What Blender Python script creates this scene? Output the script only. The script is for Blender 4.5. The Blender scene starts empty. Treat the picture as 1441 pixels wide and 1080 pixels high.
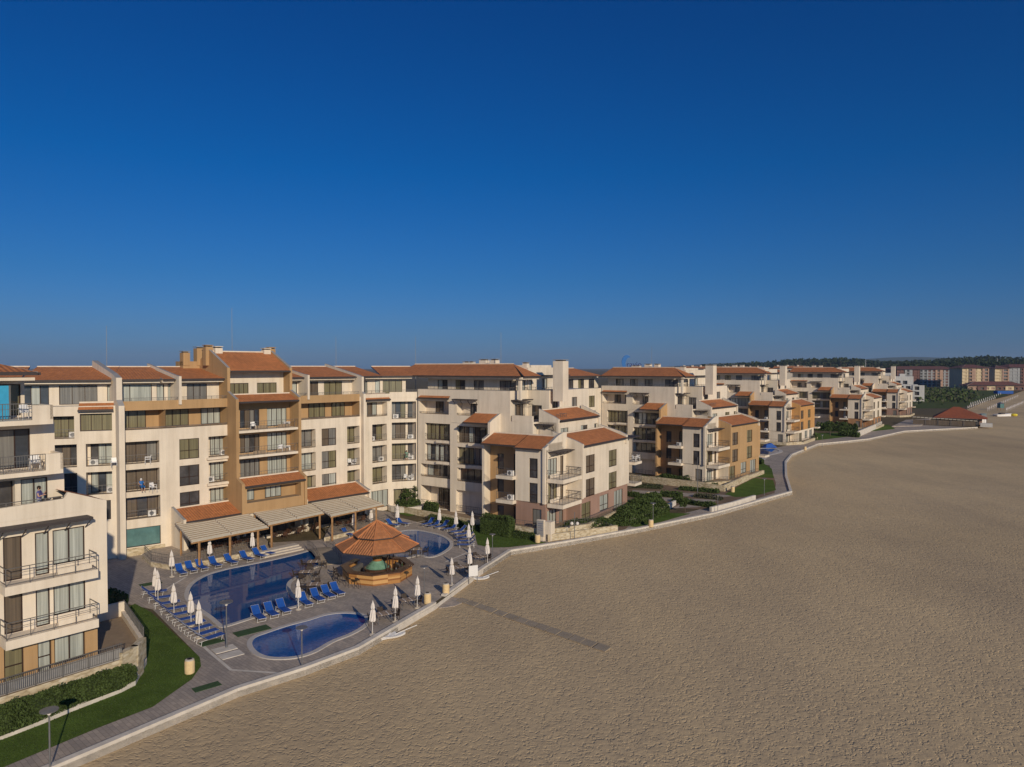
import bpy, math, random
from mathutils import Vector, Matrix
random.seed(7)
S = bpy.context.scene
COL = S.collection
# ---------------------------------------------------------------- camera, sky, sun, exposure
FPX, H, HOR = 1000.0, 20.0, 517.0        # focal length in photo pixels, eye height, horizon row
cam_d = bpy.data.cameras.new('camera'); cam = bpy.data.objects.new('camera', cam_d); COL.objects.link(cam)
cam_d.sensor_width = 36; cam_d.lens = 36*FPX/1441; cam_d.clip_start = 0.5; cam_d.clip_end = 20000
PITCH = math.atan((540-HOR)/FPX)
cam.location = (0, 0, H); cam.rotation_euler = (math.pi/2 - PITCH, 0, 0)
S.camera = cam
SUN_EL, SUN_AZ = 20.0, 155.0             # azimuth clockwise from +Y
W = bpy.data.worlds.new('World'); S.world = W; W.use_nodes = True
nt = W.node_tree; nt.nodes.clear()
sky = nt.nodes.new('ShaderNodeTexSky'); sky.sky_type = 'NISHITA'; sky.sun_disc = False
sky.sun_elevation = math.radians(SUN_EL); sky.sun_rotation = math.radians(SUN_AZ)
sky.altitude = 0; sky.air_density = 1.0; sky.dust_density = 0.6; sky.ozone_density = 4.0
bg = nt.nodes.new('ShaderNodeBackground'); bg.inputs['Strength'].default_value = 0.075
wo = nt.nodes.new('ShaderNodeOutputWorld')
tc = nt.nodes.new('ShaderNodeTexCoord'); sp = nt.nodes.new('ShaderNodeSeparateXYZ'); nt.links.new(tc.outputs['Generated'], sp.inputs[0])
cr = nt.nodes.new('ShaderNodeValToRGB'); nt.links.new(sp.outputs['Z'], cr.inputs[0])      # clear-air tint by elevation; bright top stop added as fill light above the frame
E = cr.color_ramp.elements
while len(E) < 6: E.new(0.5)
for i, (p, c) in enumerate([(0.0, (0.15, 0.30, 0.68)), (0.05, (0.13, 0.28, 0.57)), (0.12, (0.07, 0.27, 0.53)), (0.26, (0.0, 0.26, 0.55)), (0.47, (0.0, 0.225, 0.53)), (0.75, (0.45, 0.58, 0.74))]):
    E[i].position = p; E[i].color = (*c, 1)
mx = nt.nodes.new('ShaderNodeVectorMath'); mx.operation = 'MULTIPLY'; nt.links.new(sky.outputs[0], mx.inputs[0]); nt.links.new(cr.outputs[0], mx.inputs[1])
ms = nt.nodes.new('ShaderNodeVectorMath'); ms.operation = 'SCALE'; ms.inputs['Scale'].default_value = 2.0; nt.links.new(mx.outputs[0], ms.inputs[0])
nt.links.new(ms.outputs[0], bg.inputs[0]); nt.links.new(bg.outputs[0], wo.inputs[0])
sl = bpy.data.lights.new('sun', 'SUN'); sl.energy = 4.4; sl.angle = math.radians(0.5); sl.color = (1.0, 0.86, 0.64)
so = bpy.data.objects.new('sun', sl); COL.objects.link(so)
az, el = math.radians(SUN_AZ), math.radians(SUN_EL)
sd = Vector((math.sin(az)*math.cos(el), math.cos(az)*math.cos(el), math.sin(el)))
so.rotation_euler = sd.to_track_quat('Z', 'Y').to_euler(); so.location = sd*200
S.view_settings.view_transform = 'Standard'; S.view_settings.look = 'None'
S.view_settings.exposure = -0.4; S.view_settings.gamma = 1

# ---------------------------------------------------------------- survey helper: photo measurement -> place on the ground
def G(px, py, z=0.0):
    r = (px-720.5)/FPX; u = (540-py)/FPX
    d = (r, math.cos(PITCH)+u*math.sin(PITCH), -math.sin(PITCH)+u*math.cos(PITCH))
    k = (z-H)/d[2]
    return (d[0]*k, d[1]*k)
def GL(pts, z=0.0): return [G(x, y, z) for x, y in pts]

# ---------------------------------------------------------------- materials
def new_mat(name):
    m = bpy.data.materials.new(name); m.use_nodes = True
    n = m.node_tree.nodes; b = n['Principled BSDF']
    return m, m.node_tree, n, b
def ramp(t, fac, stops):
    r = t.nodes.new('ShaderNodeValToRGB'); e = r.color_ramp.elements
    while len(e) < len(stops): e.new(0.5)
    for i, (p, c) in enumerate(stops): e[i].position = p; e[i].color = (*c, 1)
    t.links.new(fac, r.inputs[0]); return r.outputs[0]
def noise(t, scale, detail=4, vec=None, rough=0.6):
    n = t.nodes.new('ShaderNodeTexNoise'); n.inputs['Scale'].default_value = scale; n.inputs['Detail'].default_value = detail
    n.inputs['Roughness'].default_value = rough
    if vec is None:
        g = t.nodes.new('ShaderNodeNewGeometry'); vec = g.outputs['Position']
    t.links.new(vec, n.inputs['Vector']); return n.outputs['Fac']
def mapping(t, scale=(1, 1, 1), src='Position', rot=(0, 0, 0)):
    if src == 'Position': g = t.nodes.new('ShaderNodeNewGeometry').outputs['Position']
    else: g = t.nodes.new('ShaderNodeTexCoord').outputs[src]
    m = t.nodes.new('ShaderNodeMapping'); m.inputs['Scale'].default_value = scale; m.inputs['Rotation'].default_value = rot
    t.links.new(g, m.inputs[0]); return m.outputs[0]
def mix(t, a, b, fac, mode='MIX'):
    m = t.nodes.new('ShaderNodeMix'); m.data_type = 'RGBA'; m.blend_type = mode
    for s, v in ((m.inputs[6], a), (m.inputs[7], b), (m.inputs[0], fac)):
        if isinstance(v, (int, float)): s.default_value = v
        elif isinstance(v, tuple): s.default_value = (*v, 1)
        else: t.links.new(v, s)
    return m.outputs[2]
def bump(t, b, h, strength=0.5, dist=0.1, prev=None):
    n = t.nodes.new('ShaderNodeBump'); n.inputs['Strength'].default_value = strength; n.inputs['Distance'].default_value = dist
    t.links.new(h, n.inputs['Height'])
    if prev is not None: t.links.new(prev, n.inputs['Normal'])
    t.links.new(n.outputs[0], b.inputs['Normal']); return n.outputs[0]
def shade(c, k): return tuple(x*k for x in c)
def simple(name, c, rough=0.7, var=0.12, sc=3.0, metal=0, spec=0.3):
    m, t, n, b = new_mat(name)
    t.links.new(ramp(t, noise(t, sc), [(0.3, shade(c, 1-var)), (0.7, shade(c, 1+var))]), b.inputs['Base Color'])
    b.inputs['Roughness'].default_value = rough; b.inputs['Metallic'].default_value = metal
    b.inputs['Specular IOR Level'].default_value = spec
    return m
def plaster(name, c):
    m, t, n, b = new_mat(name)
    base = ramp(t, noise(t, 0.35, 5), [(0.3, shade(c, 0.9)), (0.7, shade(c, 1.05))])
    streak = ramp(t, noise(t, 1.0, 5, mapping(t, (1.8, 1.8, 0.12))), [(0.44, (1, 1, 1)), (0.72, (0.74, 0.71, 0.67))])
    col = mix(t, base, streak, 0.55, 'MULTIPLY')
    t.links.new(col, b.inputs['Base Color']); b.inputs['Roughness'].default_value = 0.9
    b.inputs['Specular IOR Level'].default_value = 0.15
    bump(t, b, noise(t, 9, 3), 0.25, 0.03)
    return m
M = {}
M['cream'] = plaster('cream_plaster', (0.77, 0.67, 0.55))
M['tan'] = plaster('ochre_plaster', (0.47, 0.30, 0.155))
M['orange'] = plaster('orange_plaster', (0.55, 0.30, 0.12))
M['pink'] = plaster('brown_pink_plaster', (0.37, 0.235, 0.185))
M['rust'] = plaster('rust_plaster', (0.40, 0.22, 0.12))
M['white'] = plaster('white_plaster', (0.52, 0.51, 0.50))
M['slab'] = simple('balcony_floor', (0.30, 0.22, 0.15), 0.9)
M['trim'] = simple('gutter_brown', (0.055, 0.045, 0.045), 0.6)
M['cap'] = simple('zinc_cap', (0.30, 0.29, 0.29), 0.6)
M['frame'] = simple('dark_wood_frame', (0.045, 0.024, 0.018), 0.5)
M['rail'] = simple('railing_steel', (0.16, 0.15, 0.145), 0.5, metal=0.3)
M['metal'] = simple('grey_metal', (0.22, 0.22, 0.23), 0.45, metal=0.5)
M['dark'] = simple('dark_interior', (0.018, 0.016, 0.015), 0.8)
M['wood'] = simple('pergola_wood', (0.36, 0.20, 0.09), 0.7, 0.25)
M['slat'] = simple('awning_canvas', (0.60, 0.53, 0.41), 0.85, 0.08)
M['canvas'] = simple('white_canvas', (0.72, 0.66, 0.62), 0.9, 0.06)
M['plastic'] = simple('white_plastic', (0.75, 0.73, 0.72), 0.4, 0.03)
M['blue'] = simple('blue_sling', (0.012, 0.075, 0.33), 0.6, 0.12)
M['wicker'] = simple('dark_wicker', (0.05, 0.036, 0.03), 0.7, 0.3, 8)
M['tabletop'] = simple('table_slats', (0.27, 0.2, 0.15), 0.6, 0.2, 6)
M['binstone'] = simple('yellow_bin', (0.72, 0.53, 0.29), 0.8, 0.1, 5)
M['green'] = simple('green_mat', (0.045, 0.085, 0.035), 0.95, 0.2, 6)
M['copper'] = simple('green_copper', (0.16, 0.30, 0.22), 0.5, 0.25, 2)
M['trunk'] = simple('bark', (0.11, 0.08, 0.06), 0.9, 0.2, 4)
M['skin'] = simple('skin', (0.52, 0.31, 0.22), 0.6, 0.05)
M['signblue'] = simple('sign_blue', (0.02, 0.14, 0.42), 0.5, 0.05)
M['signnavy'] = simple('sign_navy', (0.015, 0.03, 0.16), 0.5, 0.05)
M['shirt'] = simple('violet_shirt', (0.12, 0.11, 0.28), 0.9, 0.1)
M['pants'] = simple('white_trousers', (0.6, 0.58, 0.6), 0.9, 0.1)
M['hair'] = simple('dark_hair', (0.03, 0.02, 0.015), 0.8)
M['yellow'] = simple('yellow_plastic', (0.75, 0.6, 0.05), 0.5)
M['teal'] = simple('teal_glass', (0.10, 0.2, 0.2), 0.12, 0.2, 1, spec=0.8)
M['awnblue'] = simple('sky_blue_panel', (0.05, 0.33, 0.55), 0.35, 0.08)
M['steps'] = simple('stone_cap', (0.55, 0.48, 0.40), 0.85, 0.1)
M['kerb'] = simple('kerb_stone', (0.62, 0.56, 0.49), 0.85, 0.15, 1.5)
M['coping'] = simple('pool_coping', (0.50, 0.46, 0.43), 0.7, 0.1, 2)

def stone():
    m, t, n, b = new_mat('limestone_blocks')
    br = t.nodes.new('ShaderNodeTexVoronoi'); br.inputs['Scale'].default_value = 2.6
    t.links.new(mapping(t, (1, 1, 2.2)), br.inputs['Vector'])
    c = ramp(t, br.outputs['Color'], [(0.0, (0.42, 0.33, 0.2)), (0.5, (0.58, 0.48, 0.33)), (1, (0.68, 0.6, 0.46))])
    d = ramp(t, br.outputs['Distance'], [(0.0, (1, 1, 1)), (0.55, (0.9, 0.9, 0.9)), (0.8, (0.6, 0.56, 0.5))])
    t.links.new(mix(t, c, d, 0.8, 'MULTIPLY'), b.inputs['Base Color']); b.inputs['Roughness'].default_value = 0.95
    bump(t, b, br.outputs['Distance'], 0.5, -0.05)
    return m
M['stone'] = stone()

def tile(name, c, w=0.30):
    m, t, n, b = new_mat(name)
    uv = mapping(t, (1, 1, 1), 'UV')
    sep = t.nodes.new('ShaderNodeSeparateXYZ'); t.links.new(uv, sep.inputs[0])
    wv = t.nodes.new('ShaderNodeTexWave'); wv.wave_type = 'BANDS'; wv.bands_direction = 'X'; wv.wave_profile = 'SIN'
    wv.inputs['Scale'].default_value = 0.314/w; t.links.new(uv, wv.inputs['Vector'])   # one roll per w metres
    rw = t.nodes.new('ShaderNodeTexWave'); rw.wave_type = 'BANDS'; rw.bands_direction = 'Y'; rw.wave_profile = 'SAW'
    rw.inputs['Scale'].default_value = 0.314/0.38; t.links.new(uv, rw.inputs['Vector'])
    wn = t.nodes.new('ShaderNodeTexWhiteNoise'); wn.noise_dimensions = '2D'
    fl = t.nodes.new('ShaderNodeVectorMath'); fl.operation = 'SNAP'; fl.inputs[1].default_value = (w, 0.38, 1)
    t.links.new(uv, fl.inputs[0]); t.links.new(fl.outputs[0], wn.inputs['Vector'])
    base = ramp(t, wn.outputs['Value'], [(0, shade(c, 0.85)), (0.6, c), (1, shade(c, 1.12))])
    big = ramp(t, noise(t, 0.25, 4), [(0.3, (0.8, 0.8, 0.8)), (0.7, (1.08, 1.05, 1.0))])
    col = mix(t, base, big, 0.8, 'MULTIPLY')
    t.links.new(col, b.inputs['Base Color']); b.inputs['Roughness'].default_value = 0.85
    p = bump(t, b, wv.outputs['Fac'], 0.65, 0.08)
    bump(t, b, rw.outputs['Fac'], 0.6, 0.05, p)
    return m
M['tile'] = tile('terracotta_tiles', (0.47, 0.175, 0.062))
M['tilered'] = tile('dark_red_tiles', (0.15, 0.06, 0.05))
M['tilebar'] = tile('bar_roof_tiles', (0.50, 0.20, 0.08), 0.26)

def pane(name, c, folds=True, coat=1.0, rough=0.6):
    m, t, n, b = new_mat(name)
    if folds:
        nz = noise(t, 1.0, 3, mapping(t, (7, 7, 0.15)))
        t.links.new(ramp(t, nz, [(0.3, shade(c, 0.55)), (0.7, shade(c, 1.2))]), b.inputs['Base Color'])
    else:
        nz = noise(t, 0.8, 3)
        t.links.new(ramp(t, nz, [(0.35, shade(c, 0.5)), (0.7, shade(c, 1.6))]), b.inputs['Base Color'])
    b.inputs['Roughness'].default_value = rough
    b.inputs['Coat Weight'].default_value = coat; b.inputs['Coat Roughness'].default_value = 0.03; b.inputs['Coat IOR'].default_value = 1.6
    return m
M['p_dark'] = pane('glass_dark_room', (0.05, 0.046, 0.048), False)
M['p_blue'] = pane('glass_deep', (0.022, 0.03, 0.045), False)
M['p_olive'] = pane('glass_olive_curtain', (0.2, 0.175, 0.092))
M['p_grey'] = pane('glass_grey_curtain', (0.2, 0.19, 0.175))
M['p_white'] = pane('glass_white_curtain', (0.44, 0.46, 0.42))
M['p_brown'] = pane('glass_brown_curtain', (0.13, 0.095, 0.065))
PANES = ['p_dark']*4 + ['p_blue']*2 + ['p_olive']*6 + ['p_grey']*5 + ['p_white']*4 + ['p_brown']*3

def sand():
    m, t, n, b = new_mat('beach_sand')
    c1 = ramp(t, noise(t, 0.02, 6), [(0.32, (0.51, 0.387, 0.242)), (0.55, (0.61, 0.465, 0.288)), (0.8, (0.68, 0.525, 0.325))])
    c2 = ramp(t, noise(t, 1.6, 6, rough=0.75), [(0.3, (0.8, 0.8, 0.82)), (0.6, (1.05, 1.03, 1.0))])
    vo = t.nodes.new('ShaderNodeTexVoronoi'); vo.inputs['Scale'].default_value = 1.0; vo.inputs['Randomness'].default_value = 1
    wp = t.nodes.new('ShaderNodeMix'); wp.data_type = 'VECTOR'; wp.inputs[0].default_value = 0.22
    nn = t.nodes.new('ShaderNodeTexNoise'); nn.inputs['Scale'].default_value = 1.8; nn.inputs['Detail'].default_value = 3
    g = t.nodes.new('ShaderNodeNewGeometry'); t.links.new(g.outputs['Position'], nn.inputs['Vector'])
    va = t.nodes.new('ShaderNodeVectorMath'); va.operation = 'ADD'
    vs = t.nodes.new('ShaderNodeVectorMath'); vs.operation = 'SCALE'; vs.inputs['Scale'].default_value = 1.4
    t.links.new(nn.outputs['Color'], vs.inputs[0]); t.links.new(g.outputs['Position'], va.inputs[0]); t.links.new(vs.outputs[0], va.inputs[1])
    t.links.new(va.outputs[0], vo.inputs['Vector']); vo.inputs['Scale'].default_value = 2.9
    c3 = ramp(t, noise(t, 0.09, 5, mapping(t, (1.0, 0.3, 1), rot=(0, 0, 0.6))), [(0.35, (0.88, 0.88, 0.9)), (0.6, (1.04, 1.03, 1.0))])
    t.links.new(mix(t, mix(t, c1, c3, 0.9, 'MULTIPLY'), c2, 0.8, 'MULTIPLY'), b.inputs['Base Color'])
    b.inputs['Roughness'].default_value = 1.0; b.inputs['Specular IOR Level'].default_value = 0.05
    p = bump(t, b, noise(t, 2.2, 5, rough=0.5), 0.6, 0.08)
    pit = t.nodes.new('ShaderNodeMapRange'); pit.inputs[1].default_value = 0.0; pit.inputs[2].default_value = 0.5; t.links.new(vo.outputs['Distance'], pit.inputs[0])
    bump(t, b, pit.outputs[0], 0.8, 0.05, p)
    return m
M['sand'] = sand()

def grass(name, c):
    m, t, n, b = new_mat(name)
    a = ramp(t, noise(t, 0.5, 5), [(0.3, shade(c, 0.75)), (0.7, shade(c, 1.2))])
    f = ramp(t, noise(t, 9, 5, rough=0.8), [(0.3, (0.75, 0.78, 0.7)), (0.7, (1.15, 1.12, 1.05))])
    t.links.new(mix(t, a, f, 0.8, 'MULTIPLY'), b.inputs['Base Color']); b.inputs['Roughness'].default_value = 1
    b.inputs['Specular IOR Level'].default_value = 0.1
    bump(t, b, noise(t, 12, 4), 0.8, 0.08)
    return m
M['lawn'] = grass('lawn', (0.095, 0.15, 0.03))
M['dune'] = grass('dune_grass', (0.085, 0.105, 0.035))
M['land'] = grass('dry_ground', (0.14, 0.11, 0.07))
M['soil'] = grass('garden_soil', (0.23, 0.16, 0.12))

M['forest'] = simple('distant_forest', (0.03, 0.042, 0.018), 1.0, 0.45, 0.05)
def leaf(name, c1, c2):
    m, t, n, b = new_mat(name)
    wn = noise(t, 1.1, 5, rough=0.75)
    oi = noise(t, 14, 2)
    a = ramp(t, wn, [(0.3, c1), (0.7, c2)])
    f = ramp(t, oi, [(0.3, (0.6, 0.6, 0.6)), (0.7, (1.3, 1.3, 1.2))])
    t.links.new(mix(t, a, f, 0.9, 'MULTIPLY'), b.inputs['Base Color']); b.inputs['Roughness'].default_value = 0.75
    b.inputs['Specular IOR Level'].default_value = 0.2
    return m
M['leaf'] = leaf('hedge_leaves', (0.038, 0.058, 0.016), (0.082, 0.118, 0.034))
M['leaf2'] = leaf('dusty_leaves', (0.05, 0.055, 0.03), (0.10, 0.10, 0.06))
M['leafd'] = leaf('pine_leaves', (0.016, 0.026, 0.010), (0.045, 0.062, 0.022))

def paving():
    m, t, n, b = new_mat('paving')
    v = mapping(t, (1, 1, 1), rot=(0, 0, math.radians(42)))
    br = t.nodes.new('ShaderNodeTexBrick'); br.inputs['Scale'].default_value = 1; br.inputs['Brick Width'].default_value = 0.5
    br.inputs['Row Height'].default_value = 0.25; br.inputs['Mortar Size'].default_value = 0.012
    br.inputs['Color1'].default_value = (0.46, 0.39, 0.33, 1); br.inputs['Color2'].default_value = (0.36, 0.31, 0.27, 1)
    br.inputs['Mortar'].default_value = (0.25, 0.21, 0.185, 1); t.links.new(v, br.inputs['Vector'])
    br2 = t.nodes.new('ShaderNodeTexBrick'); br2.inputs['Scale'].default_value = 1; br2.inputs['Brick Width'].default_value = 3.2
    br2.inputs['Row Height'].default_value = 0.75; br2.inputs['Mortar Size'].default_value = 0
    br2.inputs['Color1'].default_value = (1.12, 1.1, 1.08, 1); br2.inputs['Color2'].default_value = (0.86, 0.87, 0.9, 1); t.links.new(v, br2.inputs['Vector'])
    st = ramp(t, noise(t, 0.22, 5), [(0.3, (0.78, 0.78, 0.8)), (0.7, (1.12, 1.1, 1.05))])
    c = mix(t, mix(t, br.outputs['Color'], br2.outputs['Color'], 0.8, 'MULTIPLY'), st, 0.8, 'MULTIPLY')
    t.links.new(c, b.inputs['Base Color']); b.inputs['Roughness'].default_value = 0.85; b.inputs['Specular IOR Level'].default_value = 0.2
    return m
M['paving'] = paving()
def boards():
    m, t, n, b = new_mat('weathered_boards')
    nz = noise(t, 1.2, 4, mapping(t, (1, 1, 1)))
    t.links.new(ramp(t, nz, [(0.3, (0.29, 0.23, 0.165)), (0.7, (0.40, 0.32, 0.23))]), b.inputs['Base Color'])
    b.inputs['Roughness'].default_value = 0.9
    return m
M['boards'] = boards()
def varnish():
    m, t, n, b = new_mat('varnished_planks')
    v = mapping(t, (0.35, 0.35, 6.5))
    wn = t.nodes.new('ShaderNodeTexWhiteNoise'); wn.noise_dimensions = '3D'
    fl = t.nodes.new('ShaderNodeVectorMath'); fl.operation = 'FLOOR'; t.links.new(v, fl.inputs[0]); t.links.new(fl.outputs[0], wn.inputs['Vector'])
    t.links.new(ramp(t, wn.outputs['Value'], [(0, (0.26, 0.10, 0.03)), (0.6, (0.48, 0.24, 0.075)), (1, (0.62, 0.36, 0.14))]), b.inputs['Base Color'])
    b.inputs['Roughness'].default_value = 0.45
    return m
M['varnish'] = varnish()
M['barwood'] = simple('bar_counter_wood', (0.09, 0.045, 0.03), 0.4, 0.25)
def water():
    m, t, n, b = new_mat('pool_water')
    b.inputs['Base Color'].default_value = (0.004, 0.066, 0.225, 1)
    b.inputs['Specular IOR Level'].default_value = 0.2
    b.inputs['Roughness'].default_value = 0.03; b.inputs['IOR'].default_value = 1.33
    bump(t, b, noise(t, 1.6, 3), 0.04, 0.05)
    return m
M['water'] = water()
def mosaic():
    m, t, n, b = new_mat('shallow_pool_water')
    wn = noise(t, 5, 2, rough=0.8)
    t.links.new(ramp(t, wn, [(0.35, (0.006, 0.075, 0.27)), (0.7, (0.015, 0.13, 0.42))]), b.inputs['Base Color'])
    b.inputs['Roughness'].default_value = 0.05; b.inputs['IOR'].default_value = 1.33
    bump(t, b, noise(t, 2.5, 3), 0.05, 0.05)
    return m
M['mosaic'] = mosaic()

# ---------------------------------------------------------------- mesh and object helpers
class MB:
    def __init__(s): s.v = []; s.f = []; s.m = []; s.uv = []
    def face(s, pts, m='cream', uv=None):
        i = len(s.v); s.v += [tuple(p) for p in pts]; s.f.append(tuple(range(i, i+len(pts)))); s.m.append(m); s.uv.append(uv)
    def hexa(s, p, m):   # p: 4 bottom + 4 top, counter-clockwise seen from above
        a, b, c, d, e, f, g, h = p
        for q in ((d, c, b, a), (e, f, g, h), (a, b, f, e), (b, c, g, f), (c, d, h, g), (d, a, e, h)): s.face(q, m)
    def box(s, x0, x1, y0, y1, z0, z1, m='cream'):
        s.hexa([(x0, y0, z0), (x1, y0, z0), (x1, y1, z0), (x0, y1, z0), (x0, y0, z1), (x1, y0, z1), (x1, y1, z1), (x0, y1, z1)], m)
    def prism(s, poly, z0, z1, m, top=True, bot=True, topm=None):
        n = len(poly)
        for i in range(n):
            a, b = poly[i], poly[(i+1) % n]
            s.face([(*a, z0), (*b, z0), (*b, z1), (*a, z1)], m)
        if top: s.face([(*p, z1) for p in poly], topm or m)
        if bot: s.face([(*p, z0) for p in reversed(poly)], m)
    def tube(s, a, b, r, m, n=6, r2=None):
        a, b = Vector(a), Vector(b); d = (b-a).normalized(); r2 = r if r2 is None else r2
        x = d.orthogonal().normalized(); y = d.cross(x)
        A = [a+(x*math.cos(t)+y*math.sin(t))*r for t in [2*math.pi*i/n for i in range(n)]]
        B = [b+(x*math.cos(t)+y*math.sin(t))*r2 for t in [2*math.pi*i/n for i in range(n)]]
        for i in range(n): s.face([A[i], A[(i+1) % n], B[(i+1) % n], B[i]], m)
        s.face(list(reversed(A)), m); s.face(B, m)
    def lathe(s, prof, m, n=12, c=(0, 0), ph=0):
        rings = [[(c[0]+r*math.cos(ph+2*math.pi*i/n), c[1]+r*math.sin(ph+2*math.pi*i/n), z) for i in range(n)] for r, z in prof]
        for A, B in zip(rings, rings[1:]):
            for i in range(n): s.face([A[i], A[(i+1) % n], B[(i+1) % n], B[i]], m)
        s.face(list(reversed(rings[0])), m); s.face(rings[-1], m)
    def build(s, name, parent=None, smooth=False, merge=False, sub=None):
        me = bpy.data.meshes.new(name)
        vs = s.v
        if sub is not None: vs = [(x-sub[0], y-sub[1], z-sub[2]) for x, y, z in vs]
        me.from_pydata(vs, [], s.f)
        names = []
        for m in s.m:
            if m not in names: names.append(m)
        for m in names: me.materials.append(M[m])
        me.polygons.foreach_set('material_index', [names.index(m) for m in s.m])
        if any(u is not None for u in s.uv):
            l = me.uv_layers.new(name='uv'); k = 0
            for f, u in zip(s.f, s.uv):
                for j in range(len(f)):
                    l.data[k].uv = u[j] if u else (0, 0)
                    k += 1
        if smooth: me.polygons.foreach_set('use_smooth', [True]*len(s.f))
        if merge:
            import bmesh
            bm = bmesh.new(); bm.from_mesh(me); bmesh.ops.remove_doubles(bm, verts=bm.verts, dist=0.0005); bm.to_mesh(me); bm.free()
        me.update()
        o = bpy.data.objects.new(name, me); COL.objects.link(o)
        if parent: o.parent = parent
        return o
def tag(o, label=None, cat=None, group=None, kind=None):
    if label: o['label'] = label
    if cat: o['category'] = cat
    if group: o['group'] = group
    if kind: o['kind'] = kind
    return o
def empty(name, loc=(0, 0, 0), rz=0.0, label=None, cat=None, group=None):
    o = bpy.data.objects.new(name, None); COL.objects.link(o); o.location = loc; o.rotation_euler = (0, 0, rz)
    o.empty_display_size = 0.3
    return tag(o, label, cat, group)
KIDS = {}
def copy_tree(o, loc, rz, label, parent=None):
    def rec(a, p):
        c = a.copy(); COL.objects.link(c)
        if p: c.parent = p
        for ch in a.children: rec(ch, c)
        return c
    c = rec(o, None); c.location = loc; c.rotation_euler = (0, 0, rz)
    if label: c['label'] = label
    return c

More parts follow.
